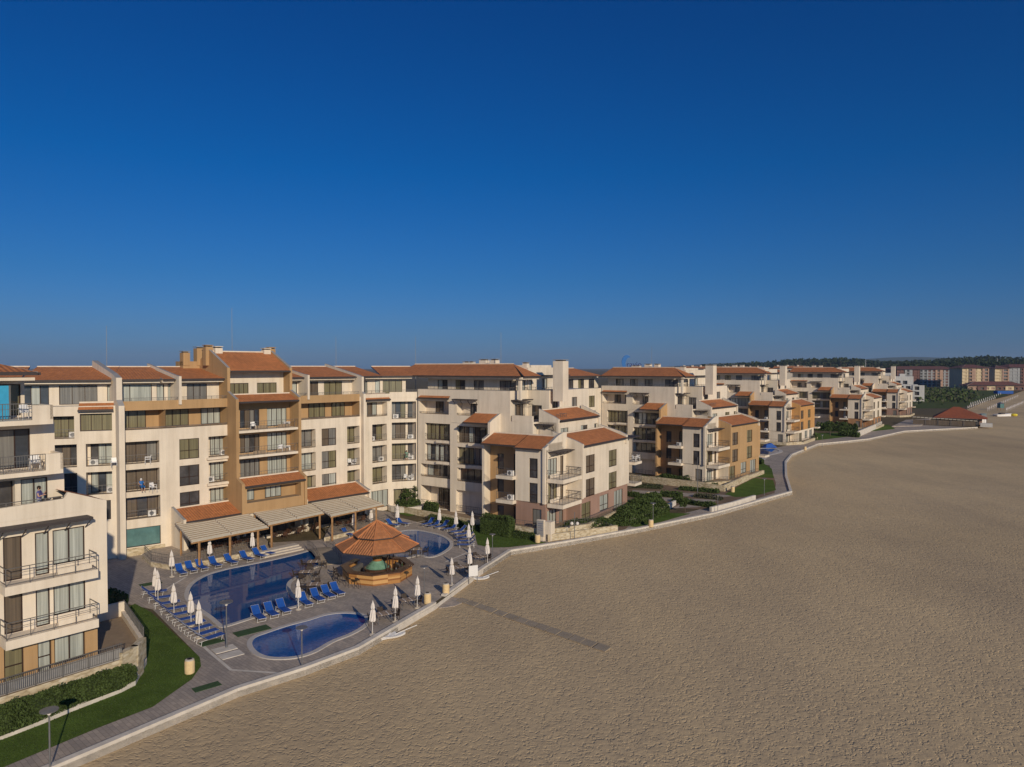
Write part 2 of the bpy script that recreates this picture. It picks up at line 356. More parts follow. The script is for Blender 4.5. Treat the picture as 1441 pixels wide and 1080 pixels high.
# ---------------------------------------------------------------- building kit: local x along the front, y into the building
class Fr:
    def __init__(s, P, Q):
        s.P = P; dx, dy = Q[0]-P[0], Q[1]-P[1]; s.L = math.hypot(dx, dy); s.t = (dx/s.L, dy/s.L); s.n = (s.t[1], -s.t[0])
    def p(s, a, o, z): return (s.P[0]+s.t[0]*a+s.n[0]*o, s.P[1]+s.t[1]*a+s.n[1]*o, z)
def obox(mb, fr, s0, s1, o0, o1, z0, z1, m):
    mb.hexa([fr.p(s0, o1, z0), fr.p(s1, o1, z0), fr.p(s1, o0, z0), fr.p(s0, o0, z0),
             fr.p(s0, o1, z1), fr.p(s1, o1, z1), fr.p(s1, o0, z1), fr.p(s0, o0, z1)], m)
class Bld:
    def __init__(s, name, loc, rz, label, cat, group=None):
        s.root = empty(name, loc, rz, label, cat, group); s.w = {}
    def mb(s, part):
        if part not in s.w: s.w[part] = MB()
        return s.w[part]
    PART = {'cream': 'wall', 'tan': 'ochre_wall', 'orange': 'ochre_wall', 'pink': 'brown_wall', 'rust': 'rust_wall', 'white': 'white_wall', 'stone': 'stone_base'}
    def wm(s, mat): return s.mb(s.PART.get(mat, mat))
    def finish(s):
        for k, m in s.w.items(): m.build(k, s.root)
    # -- window: frame mesh with its panes as a child
    def window(s, fr, s0, s1, z0, z1, o, n=2, pn=None, transom=None, fm='frame'):
        f = MB(); g = MB(); t = 0.06
        obox(f, fr, s0, s1, o-0.02, o+0.06, z0, z0+t, fm); obox(f, fr, s0, s1, o-0.02, o+0.06, z1-t, z1, fm)
        cuts = [s0+(s1-s0)*i/n for i in range(n+1)]
        for i, c in enumerate(cuts):
            a = c if i == 0 else (c-t if i == n else c-t/2)
            obox(f, fr, a, a+t, o-0.018, o+0.058, z0+t, z1-t, fm)
        if transom:
            zt = z0+(z1-z0)*transom
            obox(f, fr, s0+t, s1-t, o-0.015, o+0.055, zt-0.03, zt+0.03, fm)
        base = pn or random.choice(PANES)
        for i in range(n):
            m = base if (pn and pn != 'p_white') or random.random() < 0.62 else random.choice(PANES)
            if pn == 'p_white': m = pn
            d = random.uniform(-0.006, 0.006)
            g.face([fr.p(cuts[i]+0.02, o+d, z0+0.02), fr.p(cuts[i+1]-0.02, o-d, z0+0.02), fr.p(cuts[i+1]-0.02, o-d, z1-0.02), fr.p(cuts[i]+0.02, o+d, z1-0.02)], m)
        w = f.build('window', s.root); g.build('pane', w)
    def rail(s, pts, z, h=1.0, step=0.35, r=0.018, post=1.4, mat='rail'):
        m = MB()
        for a, b in zip(pts, pts[1:]):
            fr = Fr(a, b)
            obox(m, fr, 0, fr.L, -r*1.3, r*1.3, z+h-0.04, z+h, mat); obox(m, fr, 0, fr.L, -r*0.8, r*0.8, z+0.1, z+0.13, mat)
            obox(m, fr, 0, fr.L, -r*0.7, r*0.7, z+h*0.66, z+h*0.66+0.02, mat)
            k = max(1, int(fr.L/step)); e = max(1, round(post/step))
            for i in range(k+1):
                c = fr.L*i/k; q = r if i % e == 0 or i == k else r*0.45
                obox(m, fr, max(0, c-q), min(fr.L, c+q), -q, q, z+0.02 if q == r else z+0.13, z+h-0.04, mat)
        m.build('railing', s.root)
    def ac(s, fr, c, o, z):
        m = MB()
        obox(m, fr, c, c+0.8, o, o+0.32, z, z+0.6, 'plastic')
        x = fr.p(c+0.34, o+0.33, z+0.3)
        y = fr.p(c+0.34, o+0.345, z+0.3); m.tube(x, y, 0.22, 'metal', 12)
        m.build('air_conditioner', s.root)
    # -- wall with real openings
    def wall(s, mat, P, Q, z0, z1, ops=(), thick=0):
        fr = Fr(P, Q); mb = s.wm(mat); L = fr.L
        ss = sorted({0, L, *[max(0, min(L, o[0])) for o in ops], *[max(0, min(L, o[1])) for o in ops]})
        zs = sorted({z0, z1, *[max(z0, min(z1, o[2])) for o in ops], *[max(z0, min(z1, o[3])) for o in ops]})
        for j in range(len(zs)-1):
            run = None
            for i in range(len(ss)):
                solid = False
                if i < len(ss)-1:
                    cs, cz = (ss[i]+ss[i+1])/2, (zs[j]+zs[j+1])/2
                    solid = not any(o[0] < cs < o[1] and o[2] < cz < o[3] for o in ops)
                if solid and run is None: run = ss[i]
                if not solid and run is not None:
                    mb.face([fr.p(run, 0, zs[j]), fr.p(ss[i], 0, zs[j]), fr.p(ss[i], 0, zs[j+1]), fr.p(run, 0, zs[j+1])], mat); run = None
        for o in ops:
            s0, s1, a, b, kind = o[:5]; op = o[5] if len(o) > 5 else {}
            d = -(op.get('d', 1.5) if kind == 'l' else op.get('d', 0.16))
            im = op.get('im', mat)
            mb2 = s.wm(im)
            mb2.face([fr.p(s0, 0, a), fr.p(s0, 0, b), fr.p(s0, d, b), fr.p(s0, d, a)], im)
            mb2.face([fr.p(s1, 0, b), fr.p(s1, 0, a), fr.p(s1, d, a), fr.p(s1, d, b)], im)
            mb2.face([fr.p(s0, 0, b), fr.p(s1, 0, b), fr.p(s1, d, b), fr.p(s0, d, b)], im)
            (mb2 if kind == 'l' else mb).face([fr.p(s1, 0, a), fr.p(s0, 0, a), fr.p(s0, d, a), fr.p(s1, d, a)], 'slab' if kind == 'l' else 'cap')
            if kind == 'w':
                s.window(fr, s0, s1, a, b, d, op.get('n', 2), op.get('pn'), op.get('tr'))
            elif kind == 'l':
                mb2.face([fr.p(s0, d, a), fr.p(s1, d, a), fr.p(s1, d, b), fr.p(s0, d, b)], im)
                w = s1-s0
                for (f0, f1, n, pn) in op.get('win', [(0.06, 0.72, max(2, round(w*0.66/0.9)), None)]):
                    s.window(fr, s0+w*f0, s0+w*f1, a+0.08, min(b-0.1, a+2.35), d+0.03, n, pn)
                if op.get('rail', True):
                    s.rail([fr.p(s0, -0.06, 0)[:2], fr.p(s1, -0.06, 0)[:2]], a, op.get('rh', 0.95), op.get('rs', 0.4), 0.016)
                if op.get('ac', random.random() < 0.4): s.ac(fr, s0+w*random.choice([0.08, 0.7, 0.74]), d+0.12, a+0.02)
        return fr
    # -- storey block: closed polygon (counter-clockwise), ops per edge
    def block(s, poly, z0, z1, mats='cream', ops={}, top='cap', topz=True):
        n = len(poly)
        for i in range(n):
            mt = mats[i] if isinstance(mats, (list, tuple)) else mats
            s.wall(mt, poly[i], poly[(i+1) % n], z0, z1, ops.get(i, ()))
        if topz: s.mb('flat_roof').face([(*p, z1) for p in poly], top)
        s.mb('flat_roof').face([(*p, z0) for p in reversed(poly)], 'slab')
    def balcony(s, fr, s0, s1, o, z, t=0.22, h=1.0, rs=0.3, mat='cream', o0=0.0, sides=True, up=0.0):
        m = MB(); obox(m, fr, s0, s1, o0, o, z-t, z, mat)
        if up: obox(m, fr, s0, s1, o-0.12, o+0.002, z, z+up, mat)
        sl = m.build('balcony_slab', s.root)
        a = 0.06
        pts = [fr.p(s0+a, o-a, 0)[:2], fr.p(s1-a, o-a, 0)[:2]]
        if sides: pts = [fr.p(s0+a, o0, 0)[:2]] + pts + [fr.p(s1-a, o0, 0)[:2]]
        s.rail(pts, z+up, h-up, rs)
    # -- mono-pitch tiled roof: eave along P-Q (outer edge), rising inwards by depth/rise
    def roof(s, P, Q, z, depth, rise, over=0.35, mat='tile', cap=True, hipl=0, hipr=0, gut=True):
        fr = Fr(P, Q); L = fr.L; m = MB(); sl = math.hypot(depth+over, rise)
        e = [fr.p(0, over, z), fr.p(L, over, z), fr.p(L-hipr, -depth, z+rise), fr.p(hipl, -depth, z+rise)]
        m.face(e, mat, [(0, 0), (L, 0), (L-hipr, sl), (hipl, sl)])
        b = [(x, y, zz-0.16) for x, y, zz in e]
        m.face([b[3], b[2], b[1], b[0]], 'trim'); m.face([b[0], b[1], e[1], e[0]], 'trim'); m.face([b[1], b[2], e[2], e[1]], 'cap'); m.face([b[2], b[3], e[3], e[2]], 'cap'); m.face([b[3], b[0], e[0], e[3]], 'cap')
        if cap: obox(m, fr, hipl, L-hipr, -depth-0.12, -depth+0.1, z+rise-0.1, z+rise+0.09, 'cream')
        r = m.build('roof', s.root)
        if gut:
            g = MB(); obox(g, fr, -0.03, L+0.03, over, over+0.14, z-0.2, z-0.03, 'trim'); g.build('gutter', r)
        return fr
    # -- sloped party wall standing out of a mono-pitch roof (profile in depth o and height z)
    def fin(s, P, Q, prof, th=0.3, mat='cream', along=0.0):
        fr = Fr(P, Q); mb = s.wm(mat)
        A = [fr.p(along-th/2, o, z) for o, z in prof]; Bq = [fr.p(along+th/2, o, z) for o, z in prof]
        mb.face(A, mat); mb.face(list(reversed(Bq)), mat)
        n = len(prof)
        for i in range(n):
            j = (i+1) % n
            up = abs(prof[j][0]-prof[i][0]) > 0.05 and (prof[i][1]+prof[j][1])/2 > sum(p[1] for p in prof)/n
            if up:
                a0, a1, b1, b0 = A[i], A[j], Bq[j], Bq[i]
                mb.face([b0, b1, a1, a0], 'cap')
            else: mb.face([Bq[i], Bq[j], A[j], A[i]], mat)
# ================================================================= LAND, SAND, PROMENADE
def sheet(name, poly, z, mat, thick=0.0, kind='structure', side=None):
    m = MB()
    if thick: m.prism(poly, z-thick, z, side or mat, bot=False, top=False)
    m.face([(*p, z) for p in poly], mat)
    return tag(m.build(name), kind=kind)
SEA = GL([(75, 1080), (335, 970), (430, 940), (505, 912), (560, 880), (612, 850), (680, 800), (719, 775), (799, 762), (900, 744), (1007, 722),
          (1064, 706), (1115, 692), (1108, 670), (1107, 650), (1115, 640), (1152, 625), (1190, 621.5), (1223, 618), (1273, 607), (1376, 601.6)], 0.1)
SEA = [(-36.0, 18.0)] + SEA
sheet('sand', [(-400, -60), (9000, -60), (9000, 9000), (-9000, 9000), (-9000, -60)], -0.42, 'sand')
end = SEA[-1]
coast = GL([(1380, 599), (1372, 588), (1360, 577), (1385, 566), (1420, 557), (1450, 547)], 0.0) + [(1500, 1900), (7000, 8600)]
land = SEA + coast + [(-8500, 8600), (-8500, -50), (-60, 10)]
LB = list(land)
m = MB(); m.face([(*p, -0.03) for p in LB], 'land')
for a, b in zip(SEA, SEA[1:]): m.face([(*a, -0.6), (*b, -0.6), (*b, -0.03), (*a, -0.03)], 'kerb')
tag(m.build('ground'), kind='structure')
def off(poly, d):      # offset an open polyline to its left
    out = []
    for i, p in enumerate(poly):
        a = poly[max(0, i-1)]; b = poly[min(len(poly)-1, i+1)]
        dx, dy = b[0]-a[0], b[1]-a[1]; L = math.hypot(dx, dy)
        out.append((p[0]-dy/L*d, p[1]+dx/L*d))
    return out
def strip(name, poly, w, z0, z1, mat, label=None, cat=None, kind=None, d0=0.0, group=None):
    A = off(poly, d0); B = off(poly, d0+w); m = MB()
    for i in range(len(poly)-1):
        m.hexa([(*A[i], z0), (*A[i+1], z0), (*B[i+1], z0), (*B[i], z0), (*A[i], z1), (*A[i+1], z1), (*B[i+1], z1), (*B[i], z1)], mat)
    return tag(m.build(name), label, cat, group, kind)
# low retaining wall between promenade and beach (a gap where the boardwalk starts)
def cut(poly, a, b): return poly[a:b]
gapA = G(614, 848.5, 0.1); gapB = G(627, 838, 0.1)
strip('retaining_wall', SEA[:6]+[gapA], 0.42, -0.6, 0.16, 'kerb', 'cream low beach wall from the lower left corner up to the boardwalk gap', 'wall')
strip('retaining_wall', [gapB]+SEA[7:13], 0.42, -0.6, 0.16, 'kerb', 'cream low beach wall running from the boardwalk past the gardens to the path bend', 'wall')
strip('retaining_wall', SEA[12:], 0.42, -0.6, 0.2, 'kerb', 'cream low beach wall curving from the path bend to the beach restaurant', 'wall', d0=0.0)

# promenade and pool deck: one paved sheet
deck_in = GL([(1290, 598), (1240, 604), (1195, 609), (1140, 620), (1075, 634), (1045, 640), (1040, 650), (1083, 655), (1092, 690), (1030, 706), (965, 722), (900, 734), (860, 740), (772, 752), (765, 758), (716, 770),
                (690, 770), (672, 766), (668, 752), (640, 745), (600, 738), (560, 728), (520, 735), (450, 760), (360, 765), (250, 775), (165, 778), (160, 800), (178, 850), (215, 858), (280, 924), (283, 937), (270, 956), (215, 995), (137, 1025), (0, 1082)])
pv = off(SEA, 0.3)
sheet('paving', pv + deck_in, 0.0, 'paving')
# wide forecourt under the buildings' fronts
sheet('service_paving', GL([(120, 860), (180, 850), (165, 780), (250, 765), (560, 715), (700, 745), (640, 712), (560, 700), (200, 740), (60, 800)]), -0.012, 'paving')

# ----------------------------------------------------------------- building A: long concave hotel block
A_O = (-37.6, 77.0); A_R = math.radians(48)
def wl(O, R, x, y):
    dx, dy = x-O[0], y-O[1]; c, s = math.cos(R), math.sin(R)
    return (dx*c+dy*s, -dx*s+dy*c)
def slab(b, fr, s0, s1, o0, o1, z0, z1, mat='cream', name='balcony_slab'):
    m = MB(); obox(m, fr, s0, s1, o0, o1, z0, z1, mat); m.build(name, b.root)
FZ = [0.2, 3.85, 6.8, 9.75, 12.7, 15.65]
def hotel():
    b = Bld('apartment_building', (*A_O, 0), A_R, 'long cream and ochre apartment building with a taller middle bay, curving behind the big pool', 'building')
    L0 = wl(A_O, A_R, -58, 66.2); L1 = wl(A_O, A_R, -49, 70.8); L2 = wl(A_O, A_R, -41.2, 74.1); L3 = (0.0, 0.0)
    R1 = (30.5, 0.0); R2 = wl(A_O, A_R, -13.5, 100.9)
    back = [(R2[0]+2, 12.0), (5, 12.5), wl(A_O, A_R, -50, 88), wl(A_O, A_R, -64, 80)]
    def lg(s0, s1, f, h=2.35, **k):
        k.setdefault('win', [(0.12, 1.0, 3, None)]); k.setdefault('d', 1.2)
        return (s0, s1, FZ[f]+k.pop('par', 0.0), FZ[f]+h, 'l', k)
    def wn(s0, s1, f, lo=0.1, hi=2.3, **k): return (s0, s1, FZ[f]+lo, FZ[f]+hi, 'w', k)
    n0 = Fr(L1, L2).L; n1 = Fr(L2, L3).L
    # A0 bay
    opsA0 = [lg(n0-2.9, n0-0.55, 3), lg(n0-2.9, n0-0.55, 2), wn(n0-2.6, n0-0.7, 1, 0.3), (n0-3.4, n0-0.5, 13.4, 15.2, 'w', dict(n=3, d=0.5)), lg(n0-6.2, n0-3.7, 3), lg(n0-6.2, n0-3.7, 2), lg(n0-6.2, n0-3.9, 4, 2.3)]
    opsA1 = [lg(0.45, n1-0.65, 3, ac=False), lg(0.45, n1-0.65, 2, ac=False), lg(0.5, n1-0.6, 1), (0.6, n1-0.6, 0.9, 2.9, 'w', dict(n=1, pn='teal')), (0.45, n1, 13.35, 15.4, 'l', dict(im='tan', d=1.8, ac=False, rh=0.25, win=[(0.02, 0.62, 3, 'p_olive')]))]
    opsA2 = [(0.0, 7.05, 13.35, 15.4, 'l', dict(im='tan', d=1.8, ac=False, rh=0.25, win=[(0.08, 0.46, 3, 'p_olive'), (0.66, 0.98, 3, 'p_white')]))]
    for f in (3, 2, 1):
        opsA2 += [wn(1.44, 3.64, f, 0.05, 2.3, tr=0.42, pn=('p_olive' if f == 3 else 'p_dark')), lg(4.7, 7.05, f, ac=True, d=1.2, win=[(0.3, 1.0, 3, 'p_white')])]
    opsA2 += [(0.9, 6.9, 0.5, 2.7, 'w', dict(n=5, pn='p_dark'))]
    s = 0.0
    opsR = []
    for f in (3, 2, 1):
        opsR += [lg(16.4, 18.6, f, d=1.0, win=[(0.1, 1.0, 2, None)], ac=False), wn(19.5, 21.7, f, 0.05, 2.3, tr=0.4), lg(23.4, 25.4, f, d=1.3, win=[(0.3, 1.0, 2, 'p_olive')])]
        opsR += [lg(27.5, 30.0, f, d=1.2, win=[(0.2, 1.0, 2, None)], ac=(f > 1))]
    opsR += [(15.2, 25.45, 13.35, 15.4, 'l', dict(im='tan', d=1.8, ac=False, rh=0.25, win=[(0.12, 0.2, 2, 'p_grey'), (0.34, 0.58, 3, 'p_olive'), (0.68, 0.88, 3, 'p_olive')])),
             (26.6, 30.1, 13.2, 15.2, 'l', dict(d=1.2, ac=False, rh=0.3)),
             (16, 24.5, 0.5, 2.8, 'w', dict(n=6, pn='p_dark')), (26.8, 30.2, 0.5, 2.9, 'w', dict(n=4, pn='p_white'))]
    opsR = [o for o in opsR]
    # tower back wall openings on the same line
    for f in (4, 3, 2):
        opsR += [wn(8.45, 10.9, f, 0.12, 2.25, n=4, d=0.1), wn(11.9, 14.5, f, 0.12, 2.3, n=4, d=0.1, pn='p_white')]
    n5 = Fr(R1, R2).L
    ops5 = [lg(0.3, n5-0.15, f, 2.45, ac=True, win=[(0.0, 0.62, 3, None), (0.72, 1.0, 1, 'p_dark')]) for f in (4, 3, 2, 1)] + [(0.5, n5-0.2, 0.6, 2.8, 'l', dict(d=0.8, rail=False, ac=False))]
    poly = [L0, L1, L2, L3, R1, R2] + back
    b.block(poly, -0.3, 16.0, 'cream', {1: opsA0, 2: opsA1, 3: opsA2+opsR, 4: ops5, 0: [lg(2, 6, 4), lg(2, 6, 3)]})
    frm = Fr(L3, R1)
    # ochre inlay panels standing slightly proud on the tower back wall
    mt = b.mb('ochre_wall')
    for s0, s1, z0, z1 in [(7.1, 8.45, 6.0, 16.0), (10.9, 11.9, 6.0, 16.0), (14.5, 15.2, 6.0, 16.0)]: obox(mt, frm, s0, s1, 0.0, 0.025, z0, z1, 'tan')
    for f in (4, 3, 2): obox(mt, frm, 8.45, 10.9, 0, 0.025, FZ[f]+2.27, FZ[f]+3.05, 'tan'); obox(mt, frm, 11.9, 14.5, 0, 0.025, FZ[f]+2.32, FZ[f]+3.05, 'tan')
    # ochre parapet band of the top terrace
    obox(mt, Fr(L2, L3), 0.3, n1+0.1, -0.15, 0.05, 15.42, 16.4, 'tan')
    obox(mt, frm, 0.0, 7.1, -0.15, 0.05, 15.42, 16.4, 'tan'); obox(mt, frm, 15.1, 25.4, -0.15, 0.05, 15.42, 16.4, 'tan')
    mc = b.mb('wall')
    obox(mc, frm, 26.2, 30.5, -0.15, 0.03, 15.9, 16.3, 'cream'); obox(mc, Fr(R1, R2), 0, n5, -0.15, 0.03, 15.7, 16.5, 'cream')
    b.rail([L2, L3, (7, 0)], 16.4, 0.35, 0.6); b.rail([(15.3, 0), (25.3, 0)], 16.4, 0.35, 0.6); b.rail([(26.2, 0), R1, R2], 16.3, 0.5, 0.6)
    # balcony slabs of the 7.05 m edge bay carry a small projecting front
    for f in (3, 2, 1): slab(b, frm, 4.45, 7.09, 0.0, 0.25, FZ[f]-0.28, FZ[f]-0.02)
    # top storey
    def inset(d): 
        return [(L0[0]+d*0.2, L0[1]+d), (L1[0]+0.2*d, L1[1]+d), (L2[0]-0.3*d, L2[1]+d), (L3[0]-0.2*d, d), (30.0-d*0.3, d), (R2[0]-d*0.2, R2[1]+d)]
    I = inset(2.0); bk = [(R2[0]+1, 11), (5, 11.5), wl(A_O, A_R, -50, 86), wl(A_O, A_R, -63, 79)]
    a1 = Fr(I[1], I[2]).L; a2 = Fr(I[2], I[3]).L
    t5 = lambda s0, s1, n, pn=None: (s0, s1, 16.1, 18.1, 'w', dict(n=n, pn=pn, d=0.1))
    b.block(I+bk, 15.9, 18.4, 'cream', {1: [t5(a1-4.1, a1-0.6, 3, 'p_grey'), t5(a1-7.4, a1-5.0, 3)], 2: [t5(0.3, a2-0.2, 2, 'p_white')],
            3: [t5(0.3, 1.1, 1), t5(1.5, 2.5, 1, 'p_white'), t5(3.6, 5.9, 3, 'p_grey'), t5(15.4, 17.6, 3, 'p_white'), t5(18.9, 20.7, 2), t5(21.6, 24.4, 3, 'p_olive'), t5(26.6, 28.6, 2, 'p_white')],
            4: [t5(0.1, 0.8, 1), t5(1.2, 4.0, 3, 'p_olive')]})
    # fascia strips and roofs, one slope per bay
    def bay(P, Q, z, depth, rise, hl=0, hr=0, o=0.8):
        fr = Fr(P, Q); obox(b.mb('wall'), fr, 0, fr.L, -0.6, 0.1, z-0.42, z-0.17, 'cream'); b.roof(P, Q, z, depth, rise, 0.3, hipl=hl, hipr=hr)
    J = inset(0.9)
    bay(J[0], J[1], 18.7, 7, 1.35, 0, 0.0); bay(J[1], (J[2][0], J[2][1]), 18.7, 7, 1.35, 0, 0.1)
    bay((J[2][0]+0.45, J[2][1]+0.12), J[3], 18.72, 7, 1.32, -0.2, -0.6); bay((0.05, 0.9), (1.3, 0.9), 18.72, 7, 1.32); bay((1.75, 0.9), (7.0, 0.9), 18.72, 7, 1.32)
    bay((15.2, 0.9), (17.3, 0.9), 18.75, 7, 1.35); bay((17.7, 0.9), (25.3, 0.9), 18.75, 7, 1.35)
    bay((26.2, 0.9), J[4], 18.8, 7, 1.3, 0, -0.6); bay(J[4], J[5], 18.8, 7, 1.3, 0, -1.5)
    # sloping party walls
    pf = lambda z, top=20.45, f=0.25: [(-8.5, top), (-1.0, z+0.35), (f, z+0.2), (f, 15.9), (-8.5, 15.9)]
    b.fin((1.52, 0), (9, 0), pf(18.8), 0.28, 'cream'); b.fin((17.5, 0), (20, 0), pf(18.8), 0.28, 'cream')
    b.fin((25.75, 0), (27, 0), [(-8.5, 20.5), (-0.6, 18.95), (0.3, 18.7), (0.3, 16.7), (0.7, 16.4), (0.7, -0.3), (-8.5, -0.3)], 0.34, 'cream')
    b.fin((L2[0]+0.1, L2[1]-0.05), (L2[0]+3, L2[1]-0.2), [(-8.2, 20.75), (-1.2, 19.35), (0.3, 18.9), (0.3, 16.6), (1.0, 16.0), (1.0, -0.3), (-8.2, -0.3)], 0.55, 'cream')
    mp = MB(); mp.tube((26.15, -0.2, 0), (26.15, -0.2, 18.6), 0.1, 'trim', 8); mp.build('downpipe', b.root)
    mp = MB(); fq = Fr(L2, L3); q = fq.p(0.42, 0.1, 0)[:2]; mp.tube((*q, 0), (*q, 16), 0.07, 'cap', 8); mp.build('downpipe', b.root)
    # small lean-to roofs at fourth-floor terraces
    b.roof(Fr(L1, L2).p(n0-3.5, 0, 0)[:2], Fr(L1, L2).p(n0-0.35, 0, 0)[:2], 15.65, 0.6, 0.7, 0.35)
    b.roof((26.3, 0), (30.4, 0), 15.6, 0.9, 0.75, 0.3)
    # ---- taller middle bay
    X0, X1 = 7.1, 15.1
    b.block([(X0, 1.4), (X1, 1.4), (X1, 8.5), (X0, 8.5)], 15.95, 19.5, 'cream', {0: [t5(0.9, 3.2, 4, 'p_olive'), t5(4.3, 6.9, 3, 'p_olive')]})
    b.roof((X0+0.2, 0.0), (X1-0.2, 0.0), 19.6, 4.4, 2.3, 0.25)
    b.roof((X1-0.2, 8.6), (X0+0.2, 8.6), 19.6, 3.9, 2.2, 0.25)
    up = [(-9.0, 19.6), (-4.6, 22.1), (-0.2, 19.9), (0.0, 19.7), (0.0, 16.2), (2.0, 16.5), (2.15, 16.2), (2.15, 6.9), (3.35, 6.7), (3.35, 3.3), (-9, 3.3)]
    up = [(-9.0, 19.7), (-4.6, 22.15), (0.1, 19.95), (0.1, 17.2), (2.1, 16.35), (2.1, 7.3), (3.35, 6.75), (3.35, 3.3), (-9, 3.3)]
    b.fin((X0, 0), (X0+1, 0), up, 0.34, 'tan'); b.fin((X1, 0), (X1+1, 0), up, 0.34, 'tan')
    b.roof((X0+0.2, -1.9), (X1-0.2, -1.9), 16.05, 1.9, 0.75, 0.25)
    for f in (4, 3, 2): slab(b, frm, X0+0.18, X1-0.18, 0.0, 1.95, FZ[f]-0.3, FZ[f]-0.02); b.rail([(X0+0.2, -1.88), (X1-0.2, -1.88)], FZ[f], 1.0, 0.4)
    for f in (4, 3): b.ac(frm, X1-1.2, 0.2, FZ[f])
    for f, c in ((4, 9.6), (4, 12.6), (3, 9.4), (3, 12.4)): slab(b, frm, c, c+1.6, 1.3, 1.36, FZ[f]+0.02, FZ[f]+0.42, 'slab', 'balcony_screen')
    b.block([(X0+0.2, -3.2), (X1-0.2, -3.2), (X1-0.2, -0.02), (X0+0.2, -0.02)], 3.3, 6.45, 'tan', {0: [(0.3, 7.2, 4.5, 6.1, 'l', dict(d=1.3, im='tan', rail=False, ac=False, win=[(0.0, 0.22, 2, 'p_white'), (0.42, 0.72, 3, 'p_white')]))]})
    b.roof((X0+0.2, -3.2), (X1-0.2, -3.2), 6.5, 1.3, 0.75, 0.3)
    for x, y, z, mt_ in [(X0-0.1, 4.9, 22.45, 'tan'), (X0+0.8, 4.3, 22.3, 'cream'), (X1-0.9, 4.3, 22.2, 'cream'), (X1+0.1, 4.9, 22.35, 'tan')]:
        c = MB(); c.box(x-0.45, x+0.45, y-0.4, y+0.4, 20.2, z, mt_)
        for k in (-0.25, 0.25): c.box(x+k-0.12, x+k+0.12, y-0.3, y+0.3, z, z+0.14, 'trim')
        c.box(x-0.5, x+0.5, y-0.45, y+0.45, z+0.14, z+0.22, mt_); c.build('chimney', b.root)
    b.block([(X0-2.2, 6.9), (X0-0.2, 6.9), (X0-0.2, 9), (X0-2.2, 9)], 15.9, 20.7, 'tan')
    for x in (X0-1.8, X0+0.3):
        zt = 22.3 if x > X0 else 21.75; w_ = 0.85 if x > X0 else 0.4
        c = MB(); c.box(x-w_, x+w_, 6.8, 7.8, 20.2, zt, 'tan'); c.box(x-w_-0.06, x+w_+0.06, 6.74, 7.86, zt+0.12, zt+0.2, 'cap'); c.box(x-w_*0.6, x+w_*0.6, 6.9, 7.7, zt, zt+0.12, 'trim'); c.build('chimney', b.root)
    # ---- ground-floor pavilions with lean-to roofs
    for x0, x1, dz in ((0.6, 6.95, 0.0), (15.3, 24.6, 0.1)):
        b.block([(x0, -2.8), (x1, -2.8), (x1, -0.02), (x0, -0.02)], -0.3, 3.3+dz, 'cream', {0: [(0.5, x1-x0-0.4, 0.3, 2.75, 'w', dict(n=6, pn='p_dark', d=0.3))], 3: [(0.5, 2.2, 0.4, 2.6, 'w', dict(n=2, pn='teal'))]})
        b.roof((x0+0.15, -2.8), (x1, -2.8), 3.5+dz, 2.75, 1.0, 0.3)
        b.fin((x0, -0.0), (x0+1, 0), [(0.1, 4.75+dz), (2.4, 3.95+dz), (3.2, 3.75+dz), (3.2, -0.3), (0.1, -0.3)], 0.3, 'cream')
    b.fin((24.7, -0.0), (25.7, 0), [(0.1, 4.8), (2.4, 4.05), (3.2, 3.85), (3.2, -0.3), (0.1, -0.3)], 0.3, 'cream')
    b.block([(7.3, -2.9), (14.9, -2.9), (14.9, -0.03), (7.3, -0.03)], -0.3, 3.28, 'cream', {0: [(0.3, 7.3, 0.2, 2.7, 'w', dict(n=6, pn='p_dark', d=1.4))]})
    # stone plinth
    obox(b.mb('stone_base'), Fr(L2, L3), 0.6, n1-0.2, 0.0, 0.12, -0.3, 0.8, 'stone')
    b.finish(); return b
hotel()
